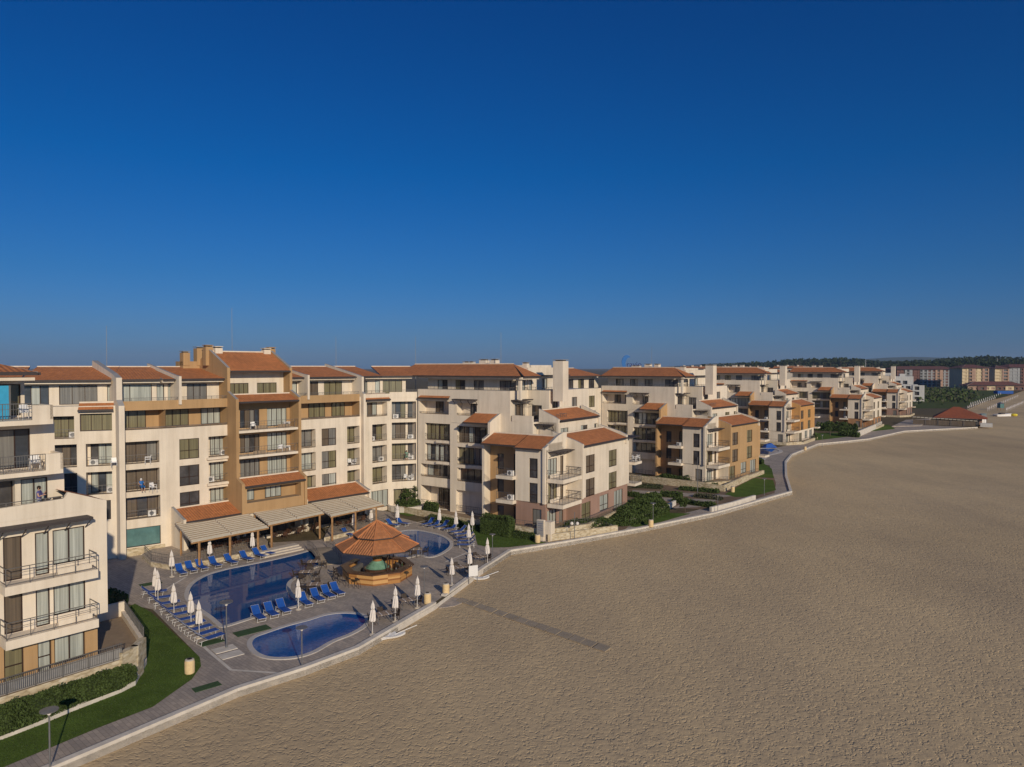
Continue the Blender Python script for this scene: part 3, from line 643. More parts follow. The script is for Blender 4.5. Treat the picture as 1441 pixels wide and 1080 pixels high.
# ================================================================= stepped seafront building (a family of five, each turned and coloured its own way)
def stepped(loc, rz, label, accent='tan', wing='cream', lower='pink', link=True, near=False, left=-24.2, group=None, zb=0.0, lower_side=None):
    b = Bld('apartment_building', (loc[0], loc[1], zb), rz, label, 'building', group)
    rs = 0.35 if near else 0.7
    def lg(s0, s1, f, h=2.35, **k): return (s0, s1, FZ[f]+k.pop('par', 0.0), FZ[f]+h, 'l', dict(rs=rs, **k))
    def wn(s0, s1, f, lo=0.1, hi=2.3, **k): return (s0, s1, FZ[f]+lo, FZ[f]+hi, 'w', k)
    lower_side = lower_side or lower
    X = lambda v: v-left            # x coordinate -> distance along the rear block's front
    # ---- rear block, bay 1 (v 5.1) and bay 2 (v 2.9)
    ops1 = [lg(X(-22.9), X(-18.3), 3, 2.4, d=0.6, win=[(0.0, 0.48, 3, 'p_olive'), (0.5, 1.0, 3, None)], ac=False), lg(X(-22.9), X(-18.3), 2, 2.5, d=0.6, win=[(0.0, 0.48, 3, None), (0.5, 1.0, 3, None)], ac=False),
            (X(-23.7), X(-18.2), FZ[1]+0.7, FZ[1]+2.5, 'l', dict(rs=rs, d=1.0, ac=False, rh=0.3, win=[(0.1, 0.9, 4, None)])), (X(-23.7), X(-18.4), 0.3, 3.3, 'l', dict(d=2.2, rs=rs, ac=False, win=[(0.3, 0.95, 4, 'p_brown')])),
            (X(-23.9), X(-18.6), FZ[4]+0.75, FZ[4]+2.55, 'l', dict(rs=rs, ac=False, rh=0.3, win=[(0.35, 0.6, 2, None), (0.8, 0.97, 1, None)])),
            (X(-17.2), X(-13.8), FZ[4]+0.75, FZ[4]+2.4, 'l', dict(rs=rs, d=1.2, ac=False, rh=0.3, win=[(0.45, 0.75, 2, 'p_grey')]))]
    b.block([(left, 5.1), (-8.43, 5.1), (-8.43, 9.4), (-5.1, 9.4), (-5.1, 20.5), (-14, 20.5), (-14, 16.5), (left, 16.5)], -0.3, 16.9, 'cream',
            {0: ops1, 1: [lg(1.1, 3.6, 4, 2.5, d=0.3, ac=False, win=[(0.0, 0.95, 3, None)])], 2: [wn(0.6, 2.2, 4, 0.3, 2.2, n=3)], 3: [wn(0.8, 2.4, 4, 1.5, 3.1, pn='p_brown'), wn(6.3, 7.9, 4, 1.5, 3.1, pn='p_grey')]}, topz=True)
    b.block([(-17.9, 4.5), (-10.0, 4.5), (-10.0, 5.08), (-17.9, 5.08)], -0.3, 12.4, 'cream',
            {0: [lg(1.2, 7.3, 3, 2.3, d=0.6, win=[(0.0, 0.4, 3, None), (0.42, 1.0, 4, None)], ac=False), lg(1.2, 7.3, 2, 2.4, d=0.6, win=[(0.0, 0.4, 3, 'p_olive'), (0.42, 1.0, 4, None)], ac=False),
                 (1.2, 7.3, FZ[1]+0.7, FZ[1]+2.5, 'l', dict(rs=rs, d=0.6, ac=False, rh=0.3, win=[(0.05, 0.95, 5, None)])), (1.0, 7.4, 0.3, 3.3, 'l', dict(d=1.8, rs=rs, ac=False, im='cream', win=[(0.3, 0.97, 4, 'p_brown')]))]})
    fr2 = Fr((-17.9, 4.5), (-10, 4.5)); fr1 = Fr((left, 5.1), (-17.9, 5.1))
    for f in (3, 2):
        slab(b, fr2, 3.4, 6.9, 0, 0.45, FZ[f]-0.25, FZ[f]+0.1); slab(b, fr1, X(-20.6), X(-18.0), 0, 0.4, FZ[f]-0.25, FZ[f]+0.1)
    b.roof((-14.6, 3.4), (-10.15, 3.4), 12.75, 1.65, 1.15, 0.35, hipl=0.6)
    # tall accent party wall
    b.fin((-10.1, 5.1), (-9, 5.1), [(-0.4, 14.1), (1.9, 13.2), (2.45, 12.9), (2.45, 11.4), (3.7, 10.9), (3.7, -0.3), (-0.4, -0.3)], 0.34, accent)
    b.roof((left+0.3, 5.1), (-18.3, 5.1), 15.75, 0.8, 0.85, 0.35, hipl=0.8)
    # ---- fifth floor, set back under the big hipped roof
    t5 = lambda s0, s1, n, pn=None: (s0, s1, 16.05, 18.2, 'w', dict(n=n, pn=pn, d=0.1))
    x5 = -7.4
    b.block([(left+0.3, 7.0), (x5-1.3, 7.0), (x5-1.3, 9.7), (-11, 9.7), (-11, 13.0), (left+0.3, 13.0)], 15.9, 18.6, 'cream',
            {0: [t5(X(-22.4), X(-20.6), 2), t5(X(-19.2), X(-17.5), 2), t5(X(-16.0), X(-14.3), 2, 'p_grey'), t5(X(-11.7), X(-9.1), 3, 'p_grey')], 1: [t5(0.2, 2.2, 2, 'p_white')]})
    z5 = 18.85; frE = Fr((left, 5.4), (x5+0.6, 5.4))
    obox(b.mb('wall'), frE, 0, frE.L, -0.7, 0.05, z5-0.45, z5-0.17, 'cream')
    obox(b.mb('wall'), Fr((x5+0.6, 5.4), (x5+0.6, 13.5)), 0.05, 4.2, -0.7, 0.05, z5-0.45, z5-0.17, 'cream')
    b.mb('wall').box(x5-0.1, x5+0.25, 5.6, 6.0, 15.7, z5-0.45, 'cream')
    b.roof((left-(4.5 if not link else 0.2), 5.4), (x5+0.6, 5.4), z5, 4.3, 1.6, 0.3, hipr=4.2)
    b.roof((x5+0.6, 5.4), (x5+0.6, 9.75), z5, 4.2, 1.6, 0.3, hipl=4.3, cap=False)
    b.roof((-11.0, 14.2), (left-0.2, 14.2), z5, 4.4, 1.6, 0.3)
    b.rail([(left+0.5, 5.2), (-8.5, 5.2), (-8.5, 9.4), (-5.2, 9.4), (-5.2, 11)], 16.9, 0.45, 0.6)
    # penthouse cube and chimney stack
    b.block([(-11, 9.75), (-8.6, 9.75), (-8.6, 20.2), (-11, 20.2)], 16.9, 19.95, 'cream', {1: [t5(0.3, 1.0, 1), (3.6, 5.2, 16.95, 18.4, 'w', dict(n=2))]})
    obox(b.mb('flat_roof_edge'), Fr((-8.6, 9.8), (-8.6, 20.4)), 0, 10.4, 0.0, 0.8, 18.75, 18.9, 'trim')
    b.block([(-15.5, 14.5), (-11.05, 14.5), (-11.05, 20.2), (-15.5, 20.2)], 16.9, 20.3, 'cream')
    for x, y, z, w, d in [(-3.95+0.15, 10.2, 20.8, 0.75, 0.75), (-9.3, 10.3, 20.5, 0.35, 0.35), (-16, 12.5, 21.0, 0.5, 0.5), (-18.5, 13.4, 21.0, 0.6, 0.5), (-21, 13, 20.7, 0.9, 0.4)]:
        c = MB(); z0 = 15.5 if x > -9 else 19.4
        c.box(x-w, x+w, y-d, y+d, z0, z, 'cream')
        for k in (-0.5, 0.5): c.box(x+k*w-0.12, x+k*w+0.12, y-d*0.7, y+d*0.7, z, z+0.12, 'trim')
        c.box(x-w-0.04, x+w+0.04, y-d-0.04, y+d+0.04, z+0.12, z+0.2, 'cap'); c.build('chimney', b.root)
    # canopies on brackets
    def canopy(x0, x1, y0, y1, z):
        c = MB(); c.box(x0, x1, y0, y1, z, z+0.14, 'trim')
        k = max(2, int((x1-x0)/1.2)); 
        for i in range(k+1): c.tube((x0+(x1-x0)*i/k, y1, z-0.6), (x0+(x1-x0)*i/k, y0+0.2, z), 0.04, 'trim', 4)
        c.build('canopy', b.root)
    canopy(-17.4, -13.6, 4.2, 5.0, 15.55); canopy(-8.35, -7.3, 5.2, 9.0, 15.6)
    # ---- third floor terrace level
    b.block([(-10, 5.12), (-5.0, 5.12), (-5.0, 6.3), (-2.2, 6.3), (-2.2, 18.8), (-8, 18.8), (-8, 9), (-10, 9)], 9.5, 12.95, 'cream',
            {2: [wn(0.35, 2.0, 3, 0.3, 2.3, n=2)], 3: [wn(1.1, 3.2, 3, 0.2, 2.4, pn='p_white'), wn(6.6, 8.6, 3, 0.2, 2.4), wn(10.6, 11.9, 3, 0.2, 2.4)]})
    obox(b.mb('wall'), Fr((-10, 5.12), (-5, 5.12)), 1.8, 5.0, -0.2, 0.02, 12.95, 13.75, 'cream')
    b.roof((-2.2, 6.7), (-2.2, 17.6), 13.3, 2.6, 1.15, 0.4, hipr=1.2)
    b.fin((-2.2, 6.45), (-2.2, 8), [(-2.6, 14.65), (-0.4, 13.75), (0.3, 13.4), (0.3, 10.2), (-2.6, 10.2)], 0.3, 'cream')
    b.fin((-2.2, 18.0), (-2.2, 19), [(-2.6, 14.65), (-0.4, 13.75), (0.3, 13.4), (0.3, 10.2), (-2.6, 10.2)], 0.3, 'cream')
    canopy(-5.0, -2.5, 5.4, 6.2, 12.6); b.rail([(-5.05, 5.2), (-5.05, 9)], 13.75, 0.5, 0.6)
    b.rail([(-4.9, 9.3), (-2.4, 9.3), (-2.4, 6.6)], 13.0, 1.0, 0.5)
    # ---- sea wing: two floors over a coloured base
    z0, z1, z2 = -0.3, FZ[1]+0.05, 10.2
    side = wing
    wf = ['cream', 'cream', side, side, 'cream', 'cream', 'cream']
    def wingops(f, low=False):
        return None
    P = [(-4.3, 0.0), (0.0, 0.0), (0.0, 5.0), (2.0, 5.0), (2.0, 19.2), (-3, 19.2), (-4.3, 12)]
    opsF = []; opsRc = []; opsS = []
    for f in (2, 1):
        opsF.append(wn(1.95, 3.15, f, 0.0, 2.35, n=1, tr=0.4, pn='p_dark'))
        opsRc.append((0.5, 2.6, FZ[f]+0.05, FZ[f]+2.3, 'w', dict(n=3, d=0.1, pn='p_white' if f == 2 else None))); opsRc.append((3.4, 4.2, FZ[f]+0.05, FZ[f]+2.4, 'w', dict(n=1, d=0.1, pn='p_brown')))
        opsS += [wn(1.3, 3.8, f, 0.05, 2.25, tr=0.36, pn='p_brown'), wn(7.8, 10.3, f, 0.05, 2.25, tr=0.36, pn='p_olive')]
    b.block(P, z1, z2, ['cream', 'cream', side, side, 'cream', 'cream', 'cream'], {0: opsF, 1: opsRc, 3: opsS})
    g = [wn(2.3, 3.6, 0, 0.2, 2.9, n=1, tr=0.35, pn='p_grey')]
    Q = [(-4.3, 0.12), (-0.12, 0.12), (-0.12, 5.15), (1.85, 5.15), (1.85, 19.0), (-3, 19.0), (-4.3, 12)]
    b.block(Q, z0, z1, [lower, lower, lower, lower_side, lower, lower, lower], {0: g, 1: [(0.4, 2.6, 0.5, 2.9, 'w', dict(n=3, pn='p_white')), (3.2, 4.3, 0.5, 2.9, 'w', dict(n=1))],
            3: [(0.3, 2.8, 0.7, 3.2, 'w', dict(n=2, tr=0.4, pn='p_olive')), (5.3, 7.9, 1.4, 3.4, 'w', dict(n=2, tr=0.35, pn='p_white')), (9.6, 12.4, 1.0, 3.4, 'w', dict(n=3, pn='p_white'))]}, topz=False)
    obox(b.mb('stone_base'), Fr((1.85, 5.0), (1.85, 19.0)), 3.0, 13.9, 0.0, 0.2, -0.3, 0.9, 'stone')
    # accent recess with balconies left of the wing
    ra = [];
    for f in (2, 1, 0): ra += [wn(1.1, 2.1, f, 0.25, 2.2, n=1, d=0.1, pn='p_dark'), wn(3.6, 4.5, f, 0.05, 2.3, n=1, d=0.1)]
    b.block([(-9.9, 2.7), (-4.35, 2.7), (-4.35, 9), (-9.9, 9)], z0, z2, accent if accent != 'cream' else 'tan', {0: ra})
    frw = Fr((-10, 0.0), (0, 0.0))
    for f in (2, 1):
        b.balcony(frw, 3.3, 5.75, 0.7, FZ[f]+0.02, 0.4, 1.0, rs, o0=-2.68, sides=False); b.ac(frw, 4.6, -0.2, FZ[f]+0.04)
        frr = Fr((0, 0.25), (0, 4.95))
        b.balcony(frr, 0.0, 4.68, 2.15, FZ[f]+0.02, 0.45, 1.0, rs, o0=0.0)
        slab(b, frr, 0.1, 2.2, 0.3, 0.36, FZ[f]+0.04, FZ[f]+0.5, 'cream', 'balcony_screen')
        fre = Fr((2, 19.2), (-3, 19.2))
        b.balcony(Fr((2, 16.0), (2, 19.2)), 3.25, 5.6, 0.9, FZ[f]+0.02, 0.35, 1.0, rs, o0=-2.5)
    for f in (2, 1, 0): b.window(Fr((2, 19.2), (-3, 19.2)), 0.5, 2.4, FZ[f]+0.1, FZ[f]+2.3, 0.03, 2)
    b.block([(-3, 19.25), (-0.5, 19.25), (-0.5, 21.6), (-3, 21.6)], z0, z2+0.3, 'cream', {0: [wn(0.3, 2.1, f, 0.1, 2.3, n=2) for f in ()], 1: [wn(0.3, 2.0, f, 0.1, 2.3, n=2, pn='p_grey') for f in (2, 1, 0)]})
    # roofs and gables of the wing
    b.roof((-9.9, 1.0), (-4.45, 1.0), 10.45, 2.6, 1.1, 0.35); b.roof((-4.3, 0.0), (-0.45, 0.0), 10.35, 3.0, 1.25, 0.3)
    b.fin((-0.17, 0), (1, 0), [(-4.2, 12.0), (-3.0, 11.75), (-0.5, 10.75), (0.25, 10.5), (0.25, 3.85), (-0.2, 3.85), (-0.2, 9.9), (-4.2, 9.9)][:5]+[(-0.3, 3.85), (-0.3, 9.9), (-4.2, 9.9)], 0.34, 'cream')
    b.mb('wall').box(-0.32, 0.02, 3.9, 5.0, z2, 12.0, 'cream'); b.mb('wall').box(-0.3, 0.0, 0.6, 4.0, z2, 10.9, 'cream')
    b.roof((2.0, 5.3), (2.0, 17.6), 10.45, 3.2, 1.2, 0.4)
    fw = side
    b.fin((2.0, 5.12), (2.0, 8), [(-4.0, 11.95), (-0.6, 10.95), (0.25, 10.6), (0.25, 3.8), (-4.0, 3.8)][:2]+[(0.25, 10.6), (0.25, 3.9), (-2.0, 3.9), (-2.0, 10.2), (-4.0, 10.2)], 0.28, fw)
    b.fin((2.0, 18.0), (2.0, 19), [(-4.0, 12.0), (-0.8, 11.2), (0.25, 10.75), (0.25, 9.6), (-4.0, 9.6)], 0.4, 'cream')
    canopy(-0.05, 1.5, 0.4, 4.9, 10.0) if False else None
    c = MB(); c.box(0.0, 1.3, 0.5, 4.7, 9.85, 9.97, 'trim')
    for i in range(5): c.tube((0.02, 0.7+i*0.9, 9.3), (1.2, 0.7+i*0.9, 9.85), 0.035, 'trim', 4)
    c.build('canopy', b.root)
    c = MB(); c.box(1.0, 3.0, 18.0, 21.0, 10.3, 10.42, 'trim'); c.build('canopy', b.root)
    b.rail([(-0.3, 5.3), (-2.2, 5.3)], 10.25, 0.9, 0.5)
    b.rail([(-1.0, 6.0), (-1.0, 17.5)], 10.7, 0.9, 0.6)
    # terrace at the foot with stone retaining wall and railing
    tw = b.mb('terrace_wall')
    tw.prism([(-9.9, -1.6), (0.4, -1.6), (0.4, -1.3), (-9.9, -1.3)], -0.3, 1.2, 'stone'); tw.prism([(0.4, -1.6), (0.8, -1.6), (3.6, 4.0), (3.2, 4.0)], -0.3, 1.2, 'stone')
    tw.prism([(3.2, 4.02), (3.6, 4.02), (2.9, 19.0), (2.5, 19.0)], -0.3, 1.2, 'stone')
    tw.face([(-9.9, -1.3, 1.05), (0.4, -1.3, 1.05), (3.2, 4.0, 1.05), (2.6, 19, 1.05), (1.8, 19, 1.05), (1.8, 5.0, 1.05), (-0.1, 5.0, 1.05), (-0.1, 0.2, 1.05), (-9.9, 3, 1.05)], 'slab')
    b.rail([(-3.5, -1.45), (0.5, -1.45), (3.4, 4.0), (2.9, 16)], 1.2, 0.75, rs)
    tw.prism([(left, 1.2), (-10.0, -0.2), (-10.0, 0.2), (left, 1.6)], -0.3, 0.75, 'stone'); tw.face([(left, 1.5, 0.2), (-10, 0.1, 0.2), (-10, 5, 0.2), (left, 5, 0.2)], 'slab')
    # ---- link block facing the sun, at the far left
    if link:
        ol = []
        for f in (4, 3, 2, 1, 0):
            for k in range(5): ol.append(lg(1.0+k*4.9, 3.6+k*4.9, f, ac=False) if (k+f) % 2 else wn(1.2+k*4.9, 3.2+k*4.9, f, pn=None))
        b.block([(left-0.02, -20), (left-0.02, 5.0), (left-12, 5.0), (left-12, -20)], -0.3, 16.4, 'cream', {0: ol, 3: [lg(2+k*3.4, 4.4+k*3.4, f, ac=False) for f in (4, 3, 2, 1) for k in range(3)]})
        b.block([(left-2, -19), (left-2, 7), (left-11, 7), (left-11, -19)], 16.4, 18.6, 'cream', {0: [t5(1+k*3.6, 3+k*3.6, 2) for k in range(7)]})
        b.roof((left-0.8, -19.5), (left-0.8, 6.0), 18.85, 6.5, 1.45, 0.3)
    b.finish(); return b
uz = lambda ux, uy: math.atan2(uy, ux)
stepped((4.0, 83.4), uz(.835, -.55), 'cream stepped apartment building with stone foot, nearest the beach wall beside the pool lawn', 'cream', 'cream', 'pink', link=False, near=True)
def stp(pxP2, Y, az, *a, **k):
    X = (pxP2-720.5)/1000*Y; t = math.radians(az); return stepped((X, Y), -t, *a, **k)
stp(994, 120, 40, 'stepped apartment building with ochre sea front and ochre corner wall, second from the pool', 'tan', 'tan', 'cream', zb=-0.5, lower_side='tan')
stp(1106, 183, 38, 'stepped apartment building with bright orange sea front beyond the small side pool', 'tan', 'orange', 'cream', zb=-0.5)
stp(1214, 228, 38, 'cream stepped apartment building behind a long hedge, next to the farthest one', 'tan', 'cream', 'rust', zb=-0.5)
stp(1265, 285, 38, 'cream stepped apartment building farthest along the beach, behind the beach restaurant', 'cream', 'cream', 'pink', zb=-0.5)
# ================================================================= nearest building, lower left
L_O, L_R = (-25.1, 43.8), math.radians(50)
def near_building():
    b = Bld('apartment_building', (*L_O, 0), L_R, 'nearest cream apartment building at the left edge, with ochre ground floor and stone terrace', 'building')
    F = [1.9, 4.9, 7.9, 10.9, 13.9, 16.9]
    W_, D_ = 'p_white', 'p_dark'
    b.block([(-11, 0.15), (-0.55, 0.15), (-0.55, 12), (-11, 12)], -0.3, 4.8, 'tan',
            {0: [(5.6, 6.55, 2.0, 4.45, 'w', dict(n=1, tr=0.4, pn='p_olive')), (7.25, 7.95, 2.0, 4.45, 'w', dict(n=1, tr=0.42, pn=W_)), (8.1, 9.75, 2.35, 4.45, 'w', dict(n=2, pn=W_)), (2.0, 5.0, 2.0, 4.4, 'w', dict(n=3))]})
    o = []
    for f in (1, 2):
        o += [(5.6, 6.5, F[f]+0.02, F[f]+2.5, 'w', dict(n=1, pn='p_brown', d=0.1)), (7.15, 7.86, F[f]+0.02, F[f]+2.5, 'w', dict(n=1, pn=W_, d=0.1, tr=0.12)), (8.05, 9.75, F[f]+0.45, F[f]+2.5, 'w', dict(n=2, pn=W_, d=0.1)), (1.5, 4.8, F[f]+0.02, F[f]+2.5, 'w', dict(n=3))]
    b.block([(-11, 0), (0, 0), (0, 12), (-11, 12)], 4.8, 11.3, 'cream', {0: o})
    w = b.mb('wall')
    # parapet of the third-floor terrace, ending in a sloping gable
    A = [(-11, -0.02, 11.3), (0.0, -0.02, 11.3), (0.0, -0.02, 11.75), (-2.1, -0.02, 12.55), (-2.35, -0.02, 12.2), (-11, -0.02, 11.9)]
    Bq = [(x, 0.22, z) for x, y, z in A]
    w.face(A, 'cream'); w.face(list(reversed(Bq)), 'cream')
    for i in range(6): j = (i+1) % 6; w.face([A[j], A[i], Bq[i], Bq[j]], 'cream')
    r = MB(); r.face([(-2.1, 0.22, 12.5), (0.1, 0.22, 11.7), (0.1, 3.0, 11.7), (-2.1, 3.0, 12.5)], 'tile', [(0, 0), (0, 2.3), (2.8, 2.3), (2.8, 0)]); r.face([(-2.1, 3.0, 12.4), (0.1, 3.0, 11.6), (0.1, 0.22, 11.6), (-2.1, 0.22, 12.4)], 'trim'); r.build('roof', b.root)
    # canopy over the second-floor windows
    c = MB(); fr = Fr((-11, 0), (0, 0)); obox(c, fr, 4.0, 9.9, 0.02, 1.0, 10.9, 11.05, 'trim')
    for i in range(6): q = fr.p(4.3+i*1.1, 0.0, 10.3); q2 = fr.p(4.3+i*1.1, 0.9, 10.9); c.tube(q, q2, 0.035, 'trim', 5)
    c.build('canopy', b.root)
    for f in (1, 2):
        b.balcony(fr, 5.35, 10.05, 1.2, F[f], 0.5, 1.0, 0.95, o0=0.0)
        slab(b, fr, 8.0, 9.8, 0.9, 0.95, F[f]+0.02, F[f]+0.38, 'cream', 'balcony_screen')
    # upper storeys stepping back
    b.block([(-11, 2.2), (-1.6, 2.2), (-1.6, 12), (-11, 12)], 11.3, 13.62, 'cream', {0: [(5.2, 6.8, 11.32, 13.3, 'w', dict(n=1, pn='p_dark', d=0.5)), (7.1, 8.5, 11.32, 13.3, 'w', dict(n=2, pn=W_)), (1.5, 4.5, 11.32, 13.3, 'w', dict(n=3))]})
    b.block([(-11, 2.5), (-2.0, 2.5), (-2.0, 12), (-11, 12)], 13.85, 16.62, 'cream', {0: [(3.0, 4.4, 13.95, 16.3, 'w', dict(n=1, pn='p_olive')), (4.6, 7.7, 13.95, 16.3, 'w', dict(n=4, pn=None))]})
    b.block([(-11, 4.5), (-3.0, 4.5), (-3.0, 12), (-11, 12)], 16.9, 19.2, 'cream', {0: [(2.0, 4.2, 17.0, 19.0, 'w', dict(n=2, pn='p_dark')), (5.2, 7.8, 17.0, 18.95, 'w', dict(n=3, pn='p_olive'))]})
    slab(b, Fr((-11, 2.5), (-2.09, 2.5)), 0, 8.91, 0.0, 1.7, 13.62, 13.87); slab(b, Fr((-11, 4.5), (-2.58, 4.5)), 0, 8.42, 0.0, 3.7, 16.62, 16.9)
    obox(w, Fr((-11, 0.8), (-2.09, 0.8)), 8.0, 8.91, -0.15, 0.0, 13.87, 14.85, 'cream'); obox(w, Fr((-2.09, 0.8), (-2.09, 2.5)), 0.0, 1.7, -0.15, 0.0, 13.87, 14.85, 'cream')
    obox(w, Fr((-11, 0.8), (-2.58, 0.8)), 7.35, 8.42, -0.15, 0.0, 16.9, 17.75, 'cream'); obox(w, Fr((-2.58, 0.8), (-2.58, 4.5)), 0.0, 2.0, -0.15, 0.0, 16.9, 17.75, 'cream')
    b.rail([(-10.9, 0.85), (-3.65, 0.85)], 16.9, 1.0, 0.13, 0.02); b.rail([(-10.9, 0.85), (-3.0, 0.85)], 13.87, 1.0, 0.13, 0.02)
    b.rail([(-11, 0.1), (-2.3, 0.1)], 11.9, 0.45, 0.9, 0.025); b.rail([(-1.95, 0.1), (-0.1, 0.1)], 11.7, 0.1, 0.9) if False else None
    g = MB(); g.box(-7.2, -4.25, 2.9, 2.95, 16.92, 18.9, 'awnblue'); g.box(-4.25, -4.15, 2.88, 2.97, 16.9, 18.95, 'rail'); g.build('wind_screen', b.root)
    obox(w, Fr((-11, 2.2), (-3.1, 2.2)), 0, 7.9, -2.3, 0.05, 19.2, 19.38, 'cream')
    b.roof((-11, 2.1), (-3.05, 2.1), 19.72, 5.0, 1.1, 0.1, hipr=3.0); b.roof((-3.05, 2.1), (-3.05, 12), 19.72, 3.0, 1.1, 0.1, hipl=5.0)
    # terrace on its stone wall
    P = [wl(L_O, L_R, *q) for q in [(-34.5, 30.5), (-27.9, 38.8), (-24.2, 43.7), (-23.9, 44.8), (-24.1, 46.1), (-28.4, 51.6), (-31, 50)]]
    t = b.mb('stone_terrace'); t.prism(P, -0.3, 1.88, 'stone', topm='slab')
    for a, c2, h in [(P[2], P[3], 2.3), (P[3], P[4], 2.3)]: obox(t, Fr(a, c2), -0.1, Fr(a, c2).L+0.1, -0.3, 0.12, 1.0, h, 'stone')
    obox(t, Fr(P[4], P[5]), 0.2, Fr(P[4], P[5]).L, -0.22, 0.05, 1.85, 2.25, 'cream')
    b.rail([P[0], P[1], P[2]], 1.9, 1.0, 0.1, 0.022); b.rail([P[4], P[5]], 2.25, 0.75, 0.16, 0.02)
    obox(b.mb('balcony_screen'), Fr(P[0], P[2]), 0, Fr(P[0], P[2]).L, -0.08, -0.05, 1.9, 2.6, 'cap')
    obox(t, Fr(P[5], (P[5][0]-3, P[5][1])), 0, 2.6, -0.2, 0.05, 1.85, 2.9, 'cream')
    b.finish()
near_building()
def lw(x, y): c, s = math.cos(L_R), math.sin(L_R); return (L_O[0]+x*c-y*s, L_O[1]+x*s+y*c)

# ================================================================= furniture models
def armchair(name, label, mat, cat='chair', group=None, h=0.45):
    r = empty(name, (0, 0, 0), 0, label, cat, group)
    m = MB(); m.box(-0.24, 0.24, -0.25, 0.22, h-0.05, h, mat); m.build('seat', r)
    m = MB(); m.hexa([(-0.23, 0.2, h), (0.23, 0.2, h), (0.23, 0.25, h), (-0.23, 0.25, h), (-0.23, 0.3, h+0.42), (0.23, 0.3, h+0.42), (0.23, 0.35, h+0.42), (-0.23, 0.35, h+0.42)], mat); m.build('backrest', r)
    for sx in (-1, 1):
        m = MB(); m.box(sx*0.27-0.03, sx*0.27+0.03, -0.24, 0.27, h+0.18, h+0.22, mat); m.build('armrest', r)
        for y in (-0.22, 0.24): m = MB(); m.tube((sx*0.27, y*1.1, 0), (sx*0.255, y, h+0.18), 0.022, mat, 5); m.build('leg', r)
    return r
def table(name, label, top, leg, w=1.2, d=0.8, group=None, bands=False, h=0.74):
    r = empty(name, (0, 0, 0), 0, label, 'table', group)
    m = MB(); k = 7
    for i in range(k):
        y = -d/2+d*(i+0.5)/k; m.box(-w/2, w/2, y-d/k/2+0.006, y+d/k/2-0.006, h-0.04, h, top)
    m.build('table_top', r)
    if bands:
        for x in (-w*0.22, w*0.22): m = MB(); m.box(x-0.03, x+0.03, -d/2-0.002, d/2+0.002, h-0.038, h+0.006, 'canvas'); m.build('table_band', r)
    for sx in (-1, 1):
        for sy in (-1, 1): m = MB(); m.tube((sx*(w/2-0.1), sy*(d/2-0.1), 0), (sx*(w/2-0.08), sy*(d/2-0.08), h-0.04), 0.025, leg, 5); m.build('leg', r)
    return r
def lounger():
    r = empty('sun_lounger', (0, 0, 0), 0, 'x', 'sun lounger')
    m = MB(); m.hexa([(-0.35, -0.3, 0.31), (1.0, -0.3, 0.34), (1.0, 0.3, 0.34), (-0.35, 0.3, 0.31), (-0.35, -0.3, 0.345), (1.0, -0.3, 0.375), (1.0, 0.3, 0.375), (-0.35, 0.3, 0.345)], 'blue'); m.build('seat', r)
    m = MB()
    for i in range(3):   # slightly curved back
        a = [(-0.36, 0.33), (-0.6, 0.52), (-0.84, 0.73), (-0.98, 0.88)]
        (x0, z0), (x1, z1) = a[i], a[i+1]
        m.hexa([(x1, -0.3, z1-0.03), (x0, -0.3, z0-0.03), (x0, 0.3, z0-0.03), (x1, 0.3, z1-0.03), (x1, -0.3, z1+0.01), (x0, -0.3, z0+0.01), (x0, 0.3, z0+0.01), (x1, 0.3, z1+0.01)], 'blue')
    m.build('backrest', r)
    m = MB()
    for s in (-1, 1):
        y = s*0.32
        m.tube((-0.4, y, 0.32), (1.02, y, 0.35), 0.014, 'cap', 6); m.tube((-0.36, y, 0.32), (-1.0, y, 0.88), 0.013, 'cap', 6)
        m.tube((-0.4, y, 0.33), (-1.0, y, 0.3), 0.013, 'plastic', 6)
    m.tube((1.02, -0.32, 0.35), (1.02, 0.32, 0.35), 0.014, 'plastic', 6); m.tube((-1.0, -0.32, 0.88), (-1.0, 0.32, 0.88), 0.014, 'plastic', 6)
    m.build('frame', r)
    for x in (-0.8, 0.75):
        m = MB(); m.tube((x-0.08, -0.34, 0.0), (x, -0.32, 0.34), 0.015, 'plastic', 6); m.tube((x-0.08, 0.34, 0.0), (x, 0.32, 0.34), 0.015, 'plastic', 6); m.tube((x-0.08, -0.34, 0.02), (x-0.08, 0.34, 0.02), 0.014, 'plastic', 6); m.build('leg_frame', r)
    return r
def parasol(white=True):
    r = empty('closed_parasol', (0, 0, 0), 0, 'x', 'parasol')
    m = MB(); m.lathe([(0.28, 0), (0.28, 0.07), (0.06, 0.12), (0.05, 0.3)], 'steps', 14); m.build('base', r)
    m = MB(); m.tube((0, 0, 0.1), (0, 0, 2.72), 0.026, 'plastic', 8); m.build('pole', r)
    m = MB(); n = 16
    prof = [(0.22, 1.08), (0.25, 1.16), (0.235, 1.5), (0.2, 1.85), (0.13, 2.02), (0.16, 2.12), (0.12, 2.38), (0.06, 2.56), (0.025, 2.66)]
    rings = [[(rr*(1+(0.16 if i % 2 else -0.2)*(1 if rr > 0.1 else 0.3))*math.cos(2*math.pi*i/n+z*0.5), rr*(1+(0.16 if i % 2 else -0.2))*math.sin(2*math.pi*i/n+z*0.5), z + (0.05*math.sin(i*2.1) if z < 1.1 else 0)) for i in range(n)] for rr, z in prof]
    for A, Bq in zip(rings, rings[1:]):
        for i in range(n): m.face([A[i], A[(i+1) % n], Bq[(i+1) % n], Bq[i]], 'canvas')
    m.face(list(reversed(rings[0])), 'canvas'); m.face(rings[-1], 'canvas'); m.build('canopy', r)
    m = MB(); m.lathe([(0.14, 1.99), (0.155, 2.03), (0.14, 2.07)], 'steps', 12); m.build('strap', r)
    return r
